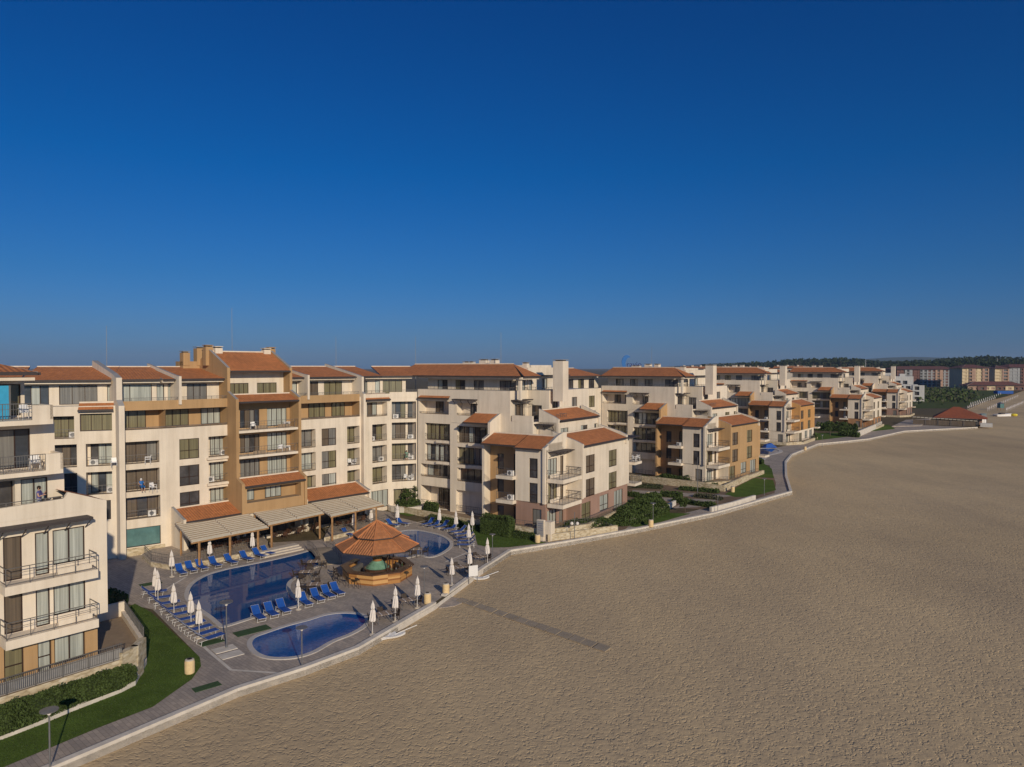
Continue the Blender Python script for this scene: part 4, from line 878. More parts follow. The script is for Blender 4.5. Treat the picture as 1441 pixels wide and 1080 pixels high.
# ---- place them ----------------------------------------------------------
def face_dir(dx, dy): return math.atan2(dy, dx)
lg0 = lounger(); first = [True]
def put(proto, flag, loc, rz, label, group=None):
    if flag[0]:
        o = proto; o.location = loc; o.rotation_euler = (0, 0, rz); o['label'] = label; flag[0] = False
    else: o = copy_tree(proto, loc, rz, label)
    if group: o['group'] = group
    return o
GL_ = 'blue sun loungers around the pools'
ordn = ['first', 'second', 'third', 'fourth', 'fifth', 'sixth', 'seventh', 'eighth', 'ninth', 'tenth', 'eleventh']
row1 = [(255, 809), (269, 805), (284, 802), (303, 798), (325, 794), (347, 789.5), (365, 785), (377, 781.5)]
for i, p in enumerate(row1):
    put(lg0, first, (*G(*p), 0), math.radians(-48+i*1.5), f'blue lounger below the terrace wall, {ordn[i]} from the left end of the row', GL_)
for i in range(10):
    t = i/9; px, py = 217+(296-217)*t, 838+(903-838)*t+2.5*math.sin(t*3)
    put(lg0, first, (*G(px, py), 0), math.radians(22+30*t), f'blue lounger beside the lawn edge, {ordn[i]} counting from the far end', GL_)
row3 = [(364, 872), (382, 867), (399, 862), (430, 852), (447, 846), (462, 841), (475, 837)]
for i, p in enumerate(row3):
    put(lg0, first, (*G(*p), 0), math.radians(-52), f'blue lounger between the large and the small pool, {ordn[i]} from the left', GL_)
row4 = [(602, 740, -125), (611, 742, -128), (621.5, 744, -132), (634, 747, -140), (645, 751, -148), (651, 755, -158), (654, 760, -166), (656, 765, -172), (656, 770.5, -178)]
for i, (x, y, a) in enumerate(row4):
    put(lg0, first, (*G(x, y), 0), math.radians(a), f'blue lounger on the lawn side of the far pool, {ordn[i]} counting from its back', GL_)
for (x, y, a, l) in [(553, 741.5, -35, 'blue lounger at the far pool, left one of the pair by the parasol'), (567, 739.5, -35, 'blue lounger at the far pool, right one of the pair by the parasol'), (490, 755, -40, 'single blue lounger half hidden left behind the octagonal bar')]:
    put(lg0, first, (*G(x, y), 0), math.radians(a), l, GL_)
pf = parasol(); pfl = [True]
UM = [(242, 812, 'closed white parasol at the left end of the terrace wall row'), (295.5, 794, 'closed white parasol between third and fourth lounger below the terrace wall'), (355.5, 783, 'closed white parasol near the right end of the loungers below the terrace wall'),
      (498, 751, 'closed white parasol left behind the bar, in front of the awnings'), (522, 744, 'closed white parasol rising just behind the bar roof tip'), (559, 741, 'closed white parasol between the pair of loungers at the far pool'),
      (618, 743.5, 'closed white parasol at the lawn side loungers, leftmost'), (642, 750, 'closed white parasol at the lawn side loungers, second'), (665, 752, 'closed white parasol on the lawn edge behind the striped stack'), (660, 769, 'closed white parasol standing among the last lawn side loungers'),
      (686, 794, 'closed white parasol at the beach wall, farthest right'), (661, 809, 'closed white parasol at the beach wall beside the white board'), (636, 824, 'closed white parasol at the beach wall between the board and the bins'),
      (587, 856, 'closed white parasol at the beach wall just left of the bins'), (556, 875, 'closed white parasol at the beach wall between the two nearest tables'), (524, 893.5, 'closed white parasol at the beach wall, nearest one by the small pool tip'),
      (219, 842, 'closed white parasol farthest back in the lawn edge row'), (222.5, 848.5, 'closed white parasol second from the back in the lawn edge row'), (245, 866, 'closed white parasol in the middle of the lawn edge row'), (269, 881, 'closed white parasol second nearest in the lawn edge row'), (280.5, 898, 'closed white parasol nearest in the lawn edge row'),
      (420, 858, 'closed white parasol on the strip between the two near pools')]
for i, (x, y, l) in enumerate(UM):
    o = put(pf, pfl, (*G(x, y), 0), i*0.7, l, 'closed white parasols round the pools'); o.scale = (0.86, 0.86, 0.99+0.04*((i*7) % 3-1)); o.rotation_euler = (0.012*((i*5) % 3-1), 0.014*((i*3) % 3-1), i*0.7)
tb = table('slatted_table', 'x', 'tabletop', 'metal', 1.25, 0.85, bands=True); tfl = [True]
ch = armchair('wicker_armchair', 'x', 'wicker'); cfl = [True]
TB = [(540, 877, 'beside the nearest beach wall parasols'), (573, 857, 'at the beach wall left of the yellow bins'), (646, 809, 'at the beach wall next to the white board'), (674, 794, 'at the far end of the beach wall'), (586, 783, 'between the bar and the far pool'),
      (442, 801, 'left of the bar nearest the footbridge'), (431, 816, 'left of the bar, middle of three'), (442, 834, 'left of the bar behind the front loungers')]
for i, (x, y, w) in enumerate(TB):
    gx, gy = G(x, y-1); a = math.radians(28 if i < 4 else 5)
    put(tb, tfl, (gx, gy, 0), a, f'wooden slatted table {w}', 'slatted tables on the pool deck')
    for k, (cx, cy, ca) in enumerate([(-0.95, 0.05, 90), (0.95, -0.05, -90), (0.1, 0.85, 0), (-0.2, -0.85, 180)]):
        if i < 4 and k == 3: continue
        xx = gx+cx*math.cos(a)-cy*math.sin(a); yy = gy+cx*math.sin(a)+cy*math.cos(a)
        put(ch, cfl, (xx, yy, 0), a+math.radians(ca+((i*13+k*29) % 20-10)), f'dark wicker chair, {["left", "right", "far", "near"][k]} side, table {w}', f'dark wicker armchairs at the table {w}')
# balcony and terrace furniture
pc = armchair('plastic_chair', 'white plastic armchair on the top balcony at the left edge', 'plastic'); pfl2 = [True]
def AL(x, y): c, s = math.cos(A_R), math.sin(A_R); return (A_O[0]+x*c-y*s, A_O[1]+x*s+y*c)
PC = [(*lw(-3.75, 1.6), 16.91, 60, 'white plastic armchair on the top balcony at the left edge'), (*lw(-3.3, 1.7), 13.88, 40, 'white plastic armchair on the second highest balcony at the left edge'),
      (*AL(24.1, -0.05+0.5), FZ[2]+0.02, 20, 'left white chair on the loggia beside the dark downpipe, two floors above the awning'), (*AL(24.9, 0.55), FZ[2]+0.02, -40, 'right white chair on the loggia beside the dark downpipe, two floors above the awning'),
      (*AL(-1.6, -0.6), FZ[2]+0.02, 60, 'white plastic chair on the loggia with the sunbather, left of the ochre bay')]
BLf = lambda x, y: (4+x*.835+y*.55, 83.4-x*.55+y*.835)
def A5(s, o): X0_, Y0_, X1_, Y1_ = -17.2, 99.7, -13.5, 100.9; L_ = math.hypot(X1_-X0_, Y1_-Y0_); tx, ty = (X1_-X0_)/L_, (Y1_-Y0_)/L_; return (X0_+tx*s-ty*o, Y0_+ty*s+tx*o)
PC += [(*A5(2.3, 0.5), FZ[1]+0.02, 10, 'left white chair on the lowest inner corner loggia'), (*A5(3.1, 0.5), FZ[1]+0.02, -30, 'right white chair on the lowest inner corner loggia'), (*A5(2.9, 0.5), FZ[2]+0.02, 40, 'white chair beside the person in pale green in the inner corner'),
       (*BLf(2.4, 20.2), FZ[2]+0.03, 60, 'left white chair on the upper end balcony of the corner building'), (*BLf(2.5, 21.1), FZ[2]+0.03, -20, 'right white chair on the upper end balcony of the corner building'),
       (*AL(2.4-7.6, 0.0), FZ[3]+0.02, 30, 'white chair on a loggia of the bay left of the pale fin wall'), (*AL(-1.9, 0.0), FZ[3]+0.02, -60, 'white chair on the loggia one floor above the sunbather'), (*AL(12.9, -1.3), FZ[3]+0.02, 10, 'white chair on the taller bay balcony, second row up from the lean-to roof'), (*AL(9.4, -1.3), FZ[4]+0.02, 30, 'white chair on the highest balcony of the taller ochre bay')]
for x, y, z, a, l in PC: put(pc, pfl2, (x, y, z), math.radians(a), l, 'white plastic chairs on balconies')
for i, x in enumerate((-3.0, -2.3, -1.75)):
    c_ = armchair('lounge_chair', ['dark lounge chair on the roof terrace right behind the standing person', 'dark lounge chair in the middle of the roof terrace row', 'dark lounge chair at the right end of the roof terrace'][i], 'wicker', group='dark lounge chairs on the near terrace'); q = lw(x, 0.75+0.1*i); c_.location = (*q, 11.32); c_.rotation_euler = (0, 0, L_R+0.1)

# ---- yellow bins ----------------------------------------------------------
def bin_():
    r = empty('litter_bin', (0, 0, 0), 0, 'x', 'litter bin')
    m = MB(); m.lathe([(0.26, 0), (0.32, 0.06), (0.33, 0.3), (0.33, 0.72), (0.30, 0.84)], 'binstone', 18); m.build('body', r)
    m = MB(); m.lathe([(0.30, 0.842), (0.29, 0.89), (0.17, 0.92)], 'steps', 18); m.build('rim', r)
    m = MB(); m.lathe([(0.168, 0.90), (0.168, 0.925)], 'dark', 14); m.build('opening', r)
    return r
bn = bin_(); bfl = [True]
for x, y, l in [(267, 948, 'round yellow litter bin on the near lawn'), (601.5, 850, 'round yellow litter bin left of the boardwalk gap'), (627.5, 836, 'round yellow litter bin right of the boardwalk gap'), (756.5, 764, 'round yellow litter bin on the lawn corner by the sign pillar'),
                (916, 742, 'round yellow litter bin on the promenade below the hill hedge'), (911.5, 701, 'pale yellow bin up in the garden behind the hill hedge'), (1031, 693, 'yellow bin at the edge of the far triangular lawn'), (1133, 634, 'small yellow bin where the path bends at the far pool')]:
    o = put(bn, bfl, (*G(x, y), 0), 0, l, 'round yellow litter bins'); o.scale = (0.95, 0.95, 1.05)
# ---- lamps ---------------------------------------------------------------
def lamp(h=3.0):
    r = empty('garden_lamp', (0, 0, 0), 0, 'x', 'street lamp')
    m = MB(); m.lathe([(0.09, 0), (0.09, 0.12), (0.045, 0.16), (0.04, h-0.25)], 'metal', 10); m.build('post', r)
    m = MB(); m.lathe([(0.05, h-0.25), (0.09, h-0.2), (0.09, h-0.05)], 'canvas', 10); m.build('lantern', r)
    m = MB(); m.lathe([(0.06, h-0.05), (0.42, h-0.02), (0.42, h+0.02), (0.05, h+0.06)], 'metal', 18); m.build('disc_shade', r)
    return r
lp = lamp(); lfl = [True]
for X, Y, s, l in [(-22.95, 34.85, 1.0, 'grey disc topped lamp at the lower left corner'), (*G(425, 940), .9, 'grey disc topped lamp in front of the small pool'), (*G(597, 838), .85, 'grey disc topped lamp beside the left bin by the boardwalk'), (*G(693, 784), .8, 'grey disc topped lamp at the right end of the pool deck'),
                   (*G(919, 738), .9, 'grey disc topped lamp on the lawn below the hill hedge'), (*G(1010, 721), .8, 'grey disc topped lamp at the start of the parapet rail'), (*G(1075.5, 697), .85, 'grey disc topped lamp on the triangular lawn'), (*G(319, 912), 1.1, 'slim pole between small pool and lawn loungers'),
                   (*G(1157, 629), 1.0, 'grey lamp at the far path beyond the small side pool')]:
    o = put(lp, lfl, (X, Y, 0), 0, l, 'disc topped lamps along the promenade'); o.scale = (s, s, s)
r = empty('globe_lamp', (*G(808.5, 761), 0), 0, 'lamp post with two round white globes in front of the low cream wall', 'street lamp')
m = MB(); m.tube((0, 0, 0), (0, 0, 3.3), 0.04, 'metal', 8); m.tube((-0.3, 0, 1.9), (0.3, 0, 1.9), 0.03, 'metal', 6); m.build('post', r)
for s in (-0.32, 0.32): m = MB(); m.lathe([(0.03, 1.78), (0.15, 1.84), (0.2, 1.98), (0.15, 2.12), (0.03, 2.18)], 'canvas', 12, (s, 0)); m.build('globe', r, True)
r = empty('flag_mast', (*G(981.6, 698), 0), 0, 'tall thin mast in the garden before the ochre fronted building', 'mast'); m = MB(); m.tube((0, 0, 0), (0, 0, 6.0), 0.06, 'metal', 8, 0.035); m.build('pole', r); m = MB(); m.lathe([(0.16, 0), (0.16, 0.12), (0.07, 0.2)], 'metal', 10); m.build('base', r)
# ================================================================= pools
def smooth(pts, n=6, closed=True):
    out = []; N = len(pts)
    for i in range(N):
        p0, p1, p2, p3 = pts[(i-1) % N], pts[i], pts[(i+1) % N], pts[(i+2) % N]
        for k in range(n):
            t = k/n
            out.append(tuple(0.5*((2*p1[j])+(-p0[j]+p2[j])*t+(2*p0[j]-5*p1[j]+4*p2[j]-p3[j])*t*t+(-p0[j]+3*p1[j]-3*p2[j]+p3[j])*t**3) for j in (0, 1)))
    return out
def area(p): return sum(p[i][0]*p[(i+1) % len(p)][1]-p[(i+1) % len(p)][0]*p[i][1] for i in range(len(p)))/2
def pool(pts, label, mat='water', w=0.38, z=0.0):
    P = smooth(pts)
    if area(P) < 0: P = P[::-1]
    cx = sum(p[0] for p in P)/len(P); cy = sum(p[1] for p in P)/len(P)
    r = empty('swimming_pool', (cx, cy, z), 0, label, 'swimming pool', 'blue swimming pools of the resort')
    Q = [(x-cx, y-cy) for x, y in P]; n = len(Q)
    O = []
    for i in range(n):
        a, b = Q[i-1], Q[(i+1) % n]; dx, dy = b[0]-a[0], b[1]-a[1]; L = math.hypot(dx, dy) or 1
        O.append((Q[i][0]+dy/L*w, Q[i][1]-dx/L*w))
    m = MB(); m.face([(*p, 0.02) for p in Q], mat); m.build('water', r)
    m = MB()
    for i in range(n):
        j = (i+1) % n
        m.face([(*O[i], 0.06), (*O[j], 0.06), (*Q[j], 0.06), (*Q[i], 0.06)], 'coping')
        m.face([(*Q[i], 0.06), (*Q[j], 0.06), (*Q[j], -0.02), (*Q[i], -0.02)], 'coping'); m.face([(*O[j], 0.06), (*O[i], 0.06), (*O[i], -0.02), (*O[j], -0.02)], 'coping')
    m.build('coping', r); return r
pool(GL([(266, 836), (273, 822), (293, 810), (320, 802), (350, 796), (384, 789), (418, 781), (441, 775), (452, 777), (461, 783), (463, 790), (450, 796), (430, 803), (416, 812), (405, 820), (403, 830), (409, 840), (419, 848), (416, 853), (390, 859), (355, 869), (320, 880), (313, 880), (300, 869), (283, 857), (270, 847)]), 'large kidney shaped pool in front of the terrace wall')
pool(GL([(355, 907), (360, 898), (378, 891), (405, 882), (435, 874), (458, 867), (480, 864), (500, 865), (511, 869), (514, 875), (508, 883), (490, 893), (465, 903), (440, 917), (418, 924), (395, 926), (375, 924), (361, 917)]), 'small bright blue oval pool nearest the beach wall', 'mosaic')
pool(GL([(545, 765), (562, 750), (581, 747), (602, 750), (620, 755), (632, 763), (631, 771), (618, 780), (604, 784), (590, 781), (570, 785), (550, 780)]), 'round pool half hidden behind the octagonal bar')
pool(GL([(1046, 650), (1056, 637), (1070, 632), (1088, 632), (1096, 635), (1090, 638), (1078, 641), (1070, 647), (1060, 652)]), 'far side pool between the ochre fronted and the orange fronted building', w=0.9)
# green drain mats and pale shower slabs
for x, y, w, d, l in [(355, 888, 2.6, 1.1, 'green mat in front of the left loungers by the small pool'), (212, 822, 1.8, 0.9, 'green mat behind the lawn edge parasols'), (298, 904, 1.6, 0.9, 'green mat under the last lawn edge lounger'), (291, 967, 1.6, 0.7, 'green mat on the promenade paving near the litter bin')]:
    m = MB(); m.box(-w/2, w/2, -d/2, d/2, 0.0, 0.03, 'green'); o = m.build('floor_mat'); o.location = (*G(x, y), 0.002); o.rotation_euler = (0, 0, math.radians(42)); tag(o, l, 'mat')
for x, y, l in [(316, 914, 'upper pale slab of the shower spot'), (325, 922, 'lower pale slab of the shower spot')]:
    m = MB(); m.box(-0.75, 0.75, -0.5, 0.5, 0.0, 0.04, 'kerb'); o = m.build('shower_slab'); o.location = (*G(x, y), 0.002); o.rotation_euler = (0, 0, math.radians(42)); tag(o, l, 'slab')
def line(pts, w, name='paving_line'):
    P = GL(pts); m = MB()
    A, Bq = off(P, w/2), off(P, -w/2)
    for i in range(len(P)-1): m.face([(*Bq[i], 0.006), (*Bq[i+1], 0.006), (*A[i+1], 0.006), (*A[i], 0.006)], 'kerb')
    tag(m.build(name), kind='structure')
line([(281, 905), (300, 922), (325, 943), (400, 948)], 0.22); line([(233, 830), (262, 812)], 0.2); line([(627, 791), (662, 776)], 0.2); line([(572, 738), (600, 733), (640, 734)], 0.18)

# ================================================================= restaurant terrace, steps, bridge
def low_terrace(name, pts, z, label, railed):
    P = GL(pts, z); cx, cy = P[0]
    r = empty(name, (cx, cy, 0), 0, label, 'terrace'); Q = [(x-cx, y-cy) for x, y in P]
    if area(Q) < 0: Q = Q[::-1]
    m = MB(); m.prism(Q, -0.1, z, 'stone', topm='paving'); m.build('stone_base', r)
    bb = Bld.__new__(Bld); bb.root = r; bb.w = {}
    R = [(x-cx, y-cy) for x, y in GL(railed, z)]; bb.rail(R, z, 0.95, 0.3, 0.014)
low_terrace('restaurant_terrace', [(200, 780), (212, 791), (246, 797), (300, 787), (366, 774), (377, 761), (350, 740), (300, 745), (230, 765)], 0.45, 'raised stone edged restaurant terrace under the left awning', [(203, 780), (213, 790), (246, 796), (300, 786), (364, 773)])
low_terrace('restaurant_terrace', [(456, 757), (470, 754), (520, 742), (562, 731), (556, 722), (520, 716), (470, 730)], 0.45, 'raised stone edged restaurant terrace under the right awning', [(458, 756), (487, 749.5), (520, 741.5), (560, 731), (555, 723)])
r = empty('garden_steps', (*G(397, 778), 0), math.radians(48), 'pale steps between the large pool and the middle awning', 'steps')
m = MB()
for i in range(3): m.box(-2.4, 2.2, -0.7+i*0.45, 1.2, i*0.15, i*0.15+0.15, 'steps')
m.build('treads', r)
# arched footbridge over the neck of the pool
a, c_ = Vector((*G(446, 772), 0)), Vector((*G(466, 795), 0)); d = (c_-a); Lb = d.length
r = empty('footbridge', tuple(a), math.atan2(d.y, d.x), 'low arched footbridge with thin railings over the neck of the large pool', 'bridge')
N = 10; hz = lambda t: 0.06+0.45*math.sin(math.pi*t)
m = MB()
for i in range(N):
    t0, t1 = i/N, (i+1)/N
    m.hexa([(Lb*t0, -1.1, hz(t0)-0.12), (Lb*t1, -1.1, hz(t1)-0.12), (Lb*t1, 1.1, hz(t1)-0.12), (Lb*t0, 1.1, hz(t0)-0.12), (Lb*t0, -1.1, hz(t0)), (Lb*t1, -1.1, hz(t1)), (Lb*t1, 1.1, hz(t1)), (Lb*t0, 1.1, hz(t0))], 'boards')
m.build('deck', r)
for s in (-1.05, 1.05):
    m = MB()
    for i in range(N):
        t0, t1 = i/N, (i+1)/N
        for hh in (0.9, 0.5): m.tube((Lb*t0, s, hz(t0)+hh), (Lb*t1, s, hz(t1)+hh), 0.02, 'rail', 5)
    for i in range(0, N+1, 1): m.tube((Lb*i/N, s, hz(i/N)-0.05), (Lb*i/N, s, hz(i/N)+0.9), 0.018, 'rail', 5)
    m.build('railing', r)

# ================================================================= awnings with slatted canvas roofs
def awning(bl, br, fr_, fl, zb, zf, label, posts):
    P = [Vector((*G(*bl, zb), zb)), Vector((*G(*br, zb), zb)), Vector((*G(*fr_, zf), zf)), Vector((*G(*fl, zf), zf))]
    o = Vector((P[3].x, P[3].y, 0)); r = empty('slatted_awning', tuple(o), 0, label, 'awning', 'slatted canvas awnings of the restaurant')
    P = [p-o for p in P]; n = 11
    lerp = lambda s, t: (P[3]*(1-s)+P[2]*s)*(1-t)+(P[0]*(1-s)+P[1]*s)*t
    for h0, h1 in ((0.0, 0.492), (0.508, 1.0)):
        m = MB()
        for i in range(n):
            t0, t1 = i/n, (i+0.62)/n
            a_, b_, c2, d_ = lerp(h0, t0), lerp(h1, t0), lerp(h1, t1), lerp(h0, t1)
            u = Vector((0, 0, 0.16)); q = Vector((0, 0, 0.035))
            m.hexa([tuple(a_), tuple(b_), tuple(c2+u), tuple(d_+u), tuple(a_+q), tuple(b_+q), tuple(c2+u+q), tuple(d_+u+q)], 'slat')
        m.build('slat_roof', r)
        m = MB()
        for i in range(n):
            t0, t1 = (i+0.6)/n, (i+0.82)/n
            a_, b_, c2, d_ = lerp(h0, t0), lerp(h1, t0), lerp(h1, t1), lerp(h0, t1); u = Vector((0, 0, 0.2)); q = Vector((0, 0, 0.16))
            m.hexa([tuple(v+q) for v in (a_, b_, c2, d_)]+[tuple(v+u) for v in (a_, b_, c2, d_)], 'wood')
        m.build('gap_shade_bars', r)  # dark bars added to draw the shadow gaps between slats
    for s in (0.0, 0.5, 1.0):
        m = MB(); m.tube(lerp(s, -0.01)+Vector((0, 0, 0.03)), lerp(s, 1.0)+Vector((0, 0, 0.1)), 0.075, 'steps', 4); m.build('side_beam', r)
    m = MB(); m.tube(lerp(-0.01, 0)-Vector((0, 0, 0.06)), lerp(1.01, 0)-Vector((0, 0, 0.06)), 0.1, 'wood', 4); m.build('front_beam', r)
    m = MB(); m.tube(lerp(-0.01, 1), lerp(1.01, 1), 0.08, 'wood', 4); m.build('rear_beam', r)
    for s in posts:
        p = lerp(s, 0.0); m = MB(); m.box(p.x-0.09, p.x+0.09, p.y-0.09, p.y+0.09, 0.0, p.z-0.08, 'wood'); m.build('post', r)
    p = lerp(0.0, 0.65); m = MB(); m.box(p.x-0.08, p.x+0.08, p.y-0.08, p.y+0.08, 0.0, p.z, 'wood'); m.build('post', r)
awning((247, 738), (343, 721), (377, 743), (270, 764), 3.25, 2.75, 'slatted awning farthest left, reaching toward the lawn edge parasols', (0.09, 0.48, 0.86))
awning((349, 717), (429, 704.5), (455, 723), (378, 739.5), 3.3, 2.85, 'middle slatted awning below the taller ochre bay', (0.05, 0.93))
awning((431, 705.5), (503, 695.5), (539, 711), (466, 727.5), 3.3, 2.85, 'slatted awning farthest right, behind the octagonal bar', (0.02, 0.45, 0.86))
# dark dining furniture in the shade under the awnings
dt = table('dining_table', 'x', 'wicker', 'wicker', 0.8, 0.8); dfl = [True]
DT = [(292, 776, .45, 0), (318, 771, .45, 0), (345, 766, .45, 0), (305, 763, .45, 1), (335, 757, .45, 1), (395, 757, .0, 0), (415, 752, .0, 0), (436, 747, .0, 0), (405, 745, .0, 1), (430, 739, .0, 1), (484, 741, .45, 0), (505, 735, .45, 0), (495, 729, .45, 1)]
dc = armchair('dining_chair', 'x', 'barwood'); dcf = [True]
for i, (x, y, z, k) in enumerate(DT):
    gx, gy = G(x, y, z); w = f"under the {'left' if i < 5 else 'middle' if i < 10 else 'right'} awning, {ordn[i if i < 5 else i-5 if i < 10 else i-10]} in order"
    put(dt, dfl, (gx, gy, z), A_R, f'dark dining table {w}', 'dark dining tables under the awnings')
    for j, (cx, cy, ca) in enumerate([(-0.75, 0, 90), (0.75, 0, -90), (0, -0.75, 180)]):
        c, s = math.cos(A_R), math.sin(A_R)
        put(dc, dcf, (gx+cx*c-cy*s, gy+cx*s+cy*c, z), A_R+math.radians(ca), f"brown chair, {['left', 'right', 'pool'][j]} side, table {w}", 'brown dining chairs under the awnings')

# ================================================================= octagonal bar
BX, BY = -12.9, 67.7
def bar():
    r = empty('octagonal_bar', (BX, BY, 0), 0, 'octagonal pool bar with a two tier terracotta roof and varnished plank counter', 'bar pavilion')
    ph = math.radians(-86)
    def oct(rad): return [(rad*math.cos(ph+math.pi*i/4), rad*math.sin(ph+math.pi*i/4)) for i in range(8)]
    R3, R2, R4 = oct(3.3), oct(3.12), oct(2.55)
    m = MB()
    for i in range(8):
        j = (i+1) % 8
        if i == 4: continue
        m.hexa([(*R3[i], 0), (*R3[j], 0), (*R2[j], 0), (*R2[i], 0), (*R3[i], 0.98), (*R3[j], 0.98), (*R2[j], 0.98), (*R2[i], 0.98)], 'varnish')
    m.build('counter_front', r)
    m = MB(); O, I = oct(3.5), oct(2.75)
    for i in range(8):
        j = (i+1) % 8
        if i == 4: continue
        m.hexa([(*O[i], 0.98), (*O[j], 0.98), (*I[j], 0.98), (*I[i], 0.98), (*O[i], 1.09), (*O[j], 1.09), (*I[j], 1.09), (*I[i], 1.09)], 'barwood')
    m.build('counter_top', r)
    m = MB(); D = oct(2.6)
    for i in (0, 1, 2, 5, 6, 7):
        j = (i+1) % 8; E2 = oct(2.2)
        m.hexa([(*D[i], 0.02), (*D[j], 0.02), (*E2[j], 0.02), (*E2[i], 0.02), (*D[i], 0.8), (*D[j], 0.8), (*E2[j], 0.8), (*E2[i], 0.8)], 'metal')
    m.build('inner_worktop', r)
    m = MB(); m.lathe([(1.25, 0), (1.25, 0.75), (1.3, 0.78), (1.3, 0.85)], 'barwood', 16); m.build('centre_plinth', r)
    m = MB(); m.lathe([(1.12, 0.86), (0.98, 0.93), (1.0, 1.0), (0.76, 1.2), (0.78, 1.24), (0.55, 1.42), (0.5, 1.5)], 'copper', 24); m.build('copper_dome', r)
    m = MB(); m.lathe([(0.44, 1.5), (0.44, 1.8), (0.5, 1.82), (0.5, 1.9), (0.34, 2.0), (0.3, 4.6)], 'varnish', 16); m.build('centre_column', r)
    def tier(r0, z0, r1, z1, cut_):
        A, Bq = oct(r0), oct(r1); m = MB()
        for i in range(8):
            j = (i+1) % 8
            a, b, c, d = (*A[i], z0), (*A[j], z0), (*Bq[j], z1), (*Bq[i], z1)
            w0 = math.dist(a, b); w1 = math.dist(c, d); L = math.hypot((r0-r1)*0.92, z1-z0)
            m.face([a, b, c, d], 'tilebar', [(-w0/2, 0), (w0/2, 0), (w1/2, L), (-w1/2, L)])
        m.build('roof', r)
        m = MB()
        for i in range(8): m.tube((*A[i], z0+0.03), (*Bq[i], z1+0.03), 0.075, 'tilebar', 6)
        m.build('hip_tiles', r)
        m = MB(); A2, B2 = oct(r0-0.05), oct(r1)
        for i in range(8):
            j = (i+1) % 8; m.face([(*A2[j], z0-0.02), (*A2[i], z0-0.02), (*B2[i], z1-0.1), (*B2[j], z1-0.1)], 'barwood'); m.face([(*A[i], z0-0.1), (*A[j], z0-0.1), (*A[j], z0), (*A[i], z0)], 'trim'); m.face([(*A2[i], z0-0.02), (*A[i], z0-0.1), (*A[j], z0-0.1), (*A2[j], z0-0.02)], 'trim')
        m.build('roof_underside', r)
    tier(3.95, 2.98, 1.75, 4.0, 0); tier(2.3, 4.05, 0.05, 5.3, 0)
    m = MB(); A = oct(1.75)
    for i in range(8): j = (i+1) % 8; m.face([(*A[i], 3.7), (*A[j], 3.7), (*A[j], 4.25), (*A[i], 4.25)], 'barwood')
    m.build('lantern_wall', r)
    P = oct(1.7)
    for i in (1, 2, 3, 4):
        m = MB(); m.tube((P[i][0]*0.82, P[i][1]*0.82, 0), (P[i][0]*0.95, P[i][1]*0.95, 3.8), 0.06, 'barwood', 6); m.build('post', r)
    Q = oct(3.2)
    for i in range(8):
        if i in (4,): continue
        m = MB(); m.tube((Q[i][0]*0.55, Q[i][1]*0.55, 2.6), (Q[i][0]*1.12, Q[i][1]*1.12, 2.96), 0.05, 'barwood', 5); m.build('rafter', r)
    for i in range(9):
        a = ph+math.radians(30+i*12); m = MB(); x, y = 2.35*math.cos(a), 2.35*math.sin(a); m.lathe([(0.05, 0.8), (0.06, 1.05), (0.02, 1.12), (0.02, 1.2)], ['wicker', 'green', 'metal', 'barwood'][i % 4], 8, (x, y)); m.build('bottle', r)
bar()
st = empty('bar_stool', (0, 0, 0), 0, 'x', 'stool'); m = MB(); m.lathe([(0.17, 0.72), (0.19, 0.76), (0.17, 0.8)], 'wicker', 12); m.build('seat', st)
m = MB(); m.hexa([(-0.17, 0.13, 0.8), (0.17, 0.13, 0.8), (0.17, 0.16, 0.8), (-0.17, 0.16, 0.8), (-0.17, 0.2, 1.0), (0.17, 0.2, 1.0), (0.17, 0.23, 1.0), (-0.17, 0.23, 1.0)], 'wicker'); m.build('backrest', st)
for sx, sy in ((-1, -1), (1, -1), (1, 1), (-1, 1)): m = MB(); m.tube((sx*0.22, sy*0.22, 0), (sx*0.13, sy*0.13, 0.73), 0.018, 'wicker', 5); m.build('leg', st)
sfl = [True]
for k, a in enumerate([-106, -120, -138, -150, -162, -174]):
    x, y = BX+3.95*math.cos(math.radians(a)), BY+3.95*math.sin(math.radians(a))
    put(st, sfl, (x, y, 0), math.radians(a-90), f'dark bar stool at the octagonal counter, {ordn[k]} from the front going left', 'dark stools at the octagonal bar')

# ================================================================= things on the beach side
P = GL([(642, 846), (650, 842), (860, 911.5), (851, 918)], -0.40)
r = empty('boardwalk', (*P[0], -0.41), 0, 'weathered grey boardwalk laid across the sand from the wall gap', 'boardwalk')
rng = random.Random(3)
A0, A1, B1, B0 = [Vector((p[0]-P[0][0], p[1]-P[0][1])) for p in (P[0], P[3], P[2], P[1])]
n = 14
for i in range(n):
    t0, t1 = i/n+0.002, (i+1)/n-0.003; j = rng.uniform(-0.06, 0.06); zz = 0.03+rng.uniform(0, 0.035)
    q = [A0.lerp(A1, t0), A0.lerp(A1, t1), B0.lerp(B1, t1), B0.lerp(B1, t0)]; jj = Vector((j, -j))
    m = MB(); q = [p+jj for p in q]; m.hexa([(*q[0], 0), (*q[1], 0), (*q[2], 0), (*q[3], 0), (*q[0], zz+0.02), (*q[1], zz+0.02), (*q[2], zz+0.02), (*q[3], zz+0.02)], 'boards'); m.build('plank_panel', r)
m = MB(); Q = GL([(612, 850), (618, 856), (640, 853), (658, 845), (628, 838.5)], -0.38); m.prism(Q, -0.5, -0.375, 'paving'); tag(m.build('landing_slab'), 'grey paved landing slab in the wall gap before the boardwalk', 'paving slab')
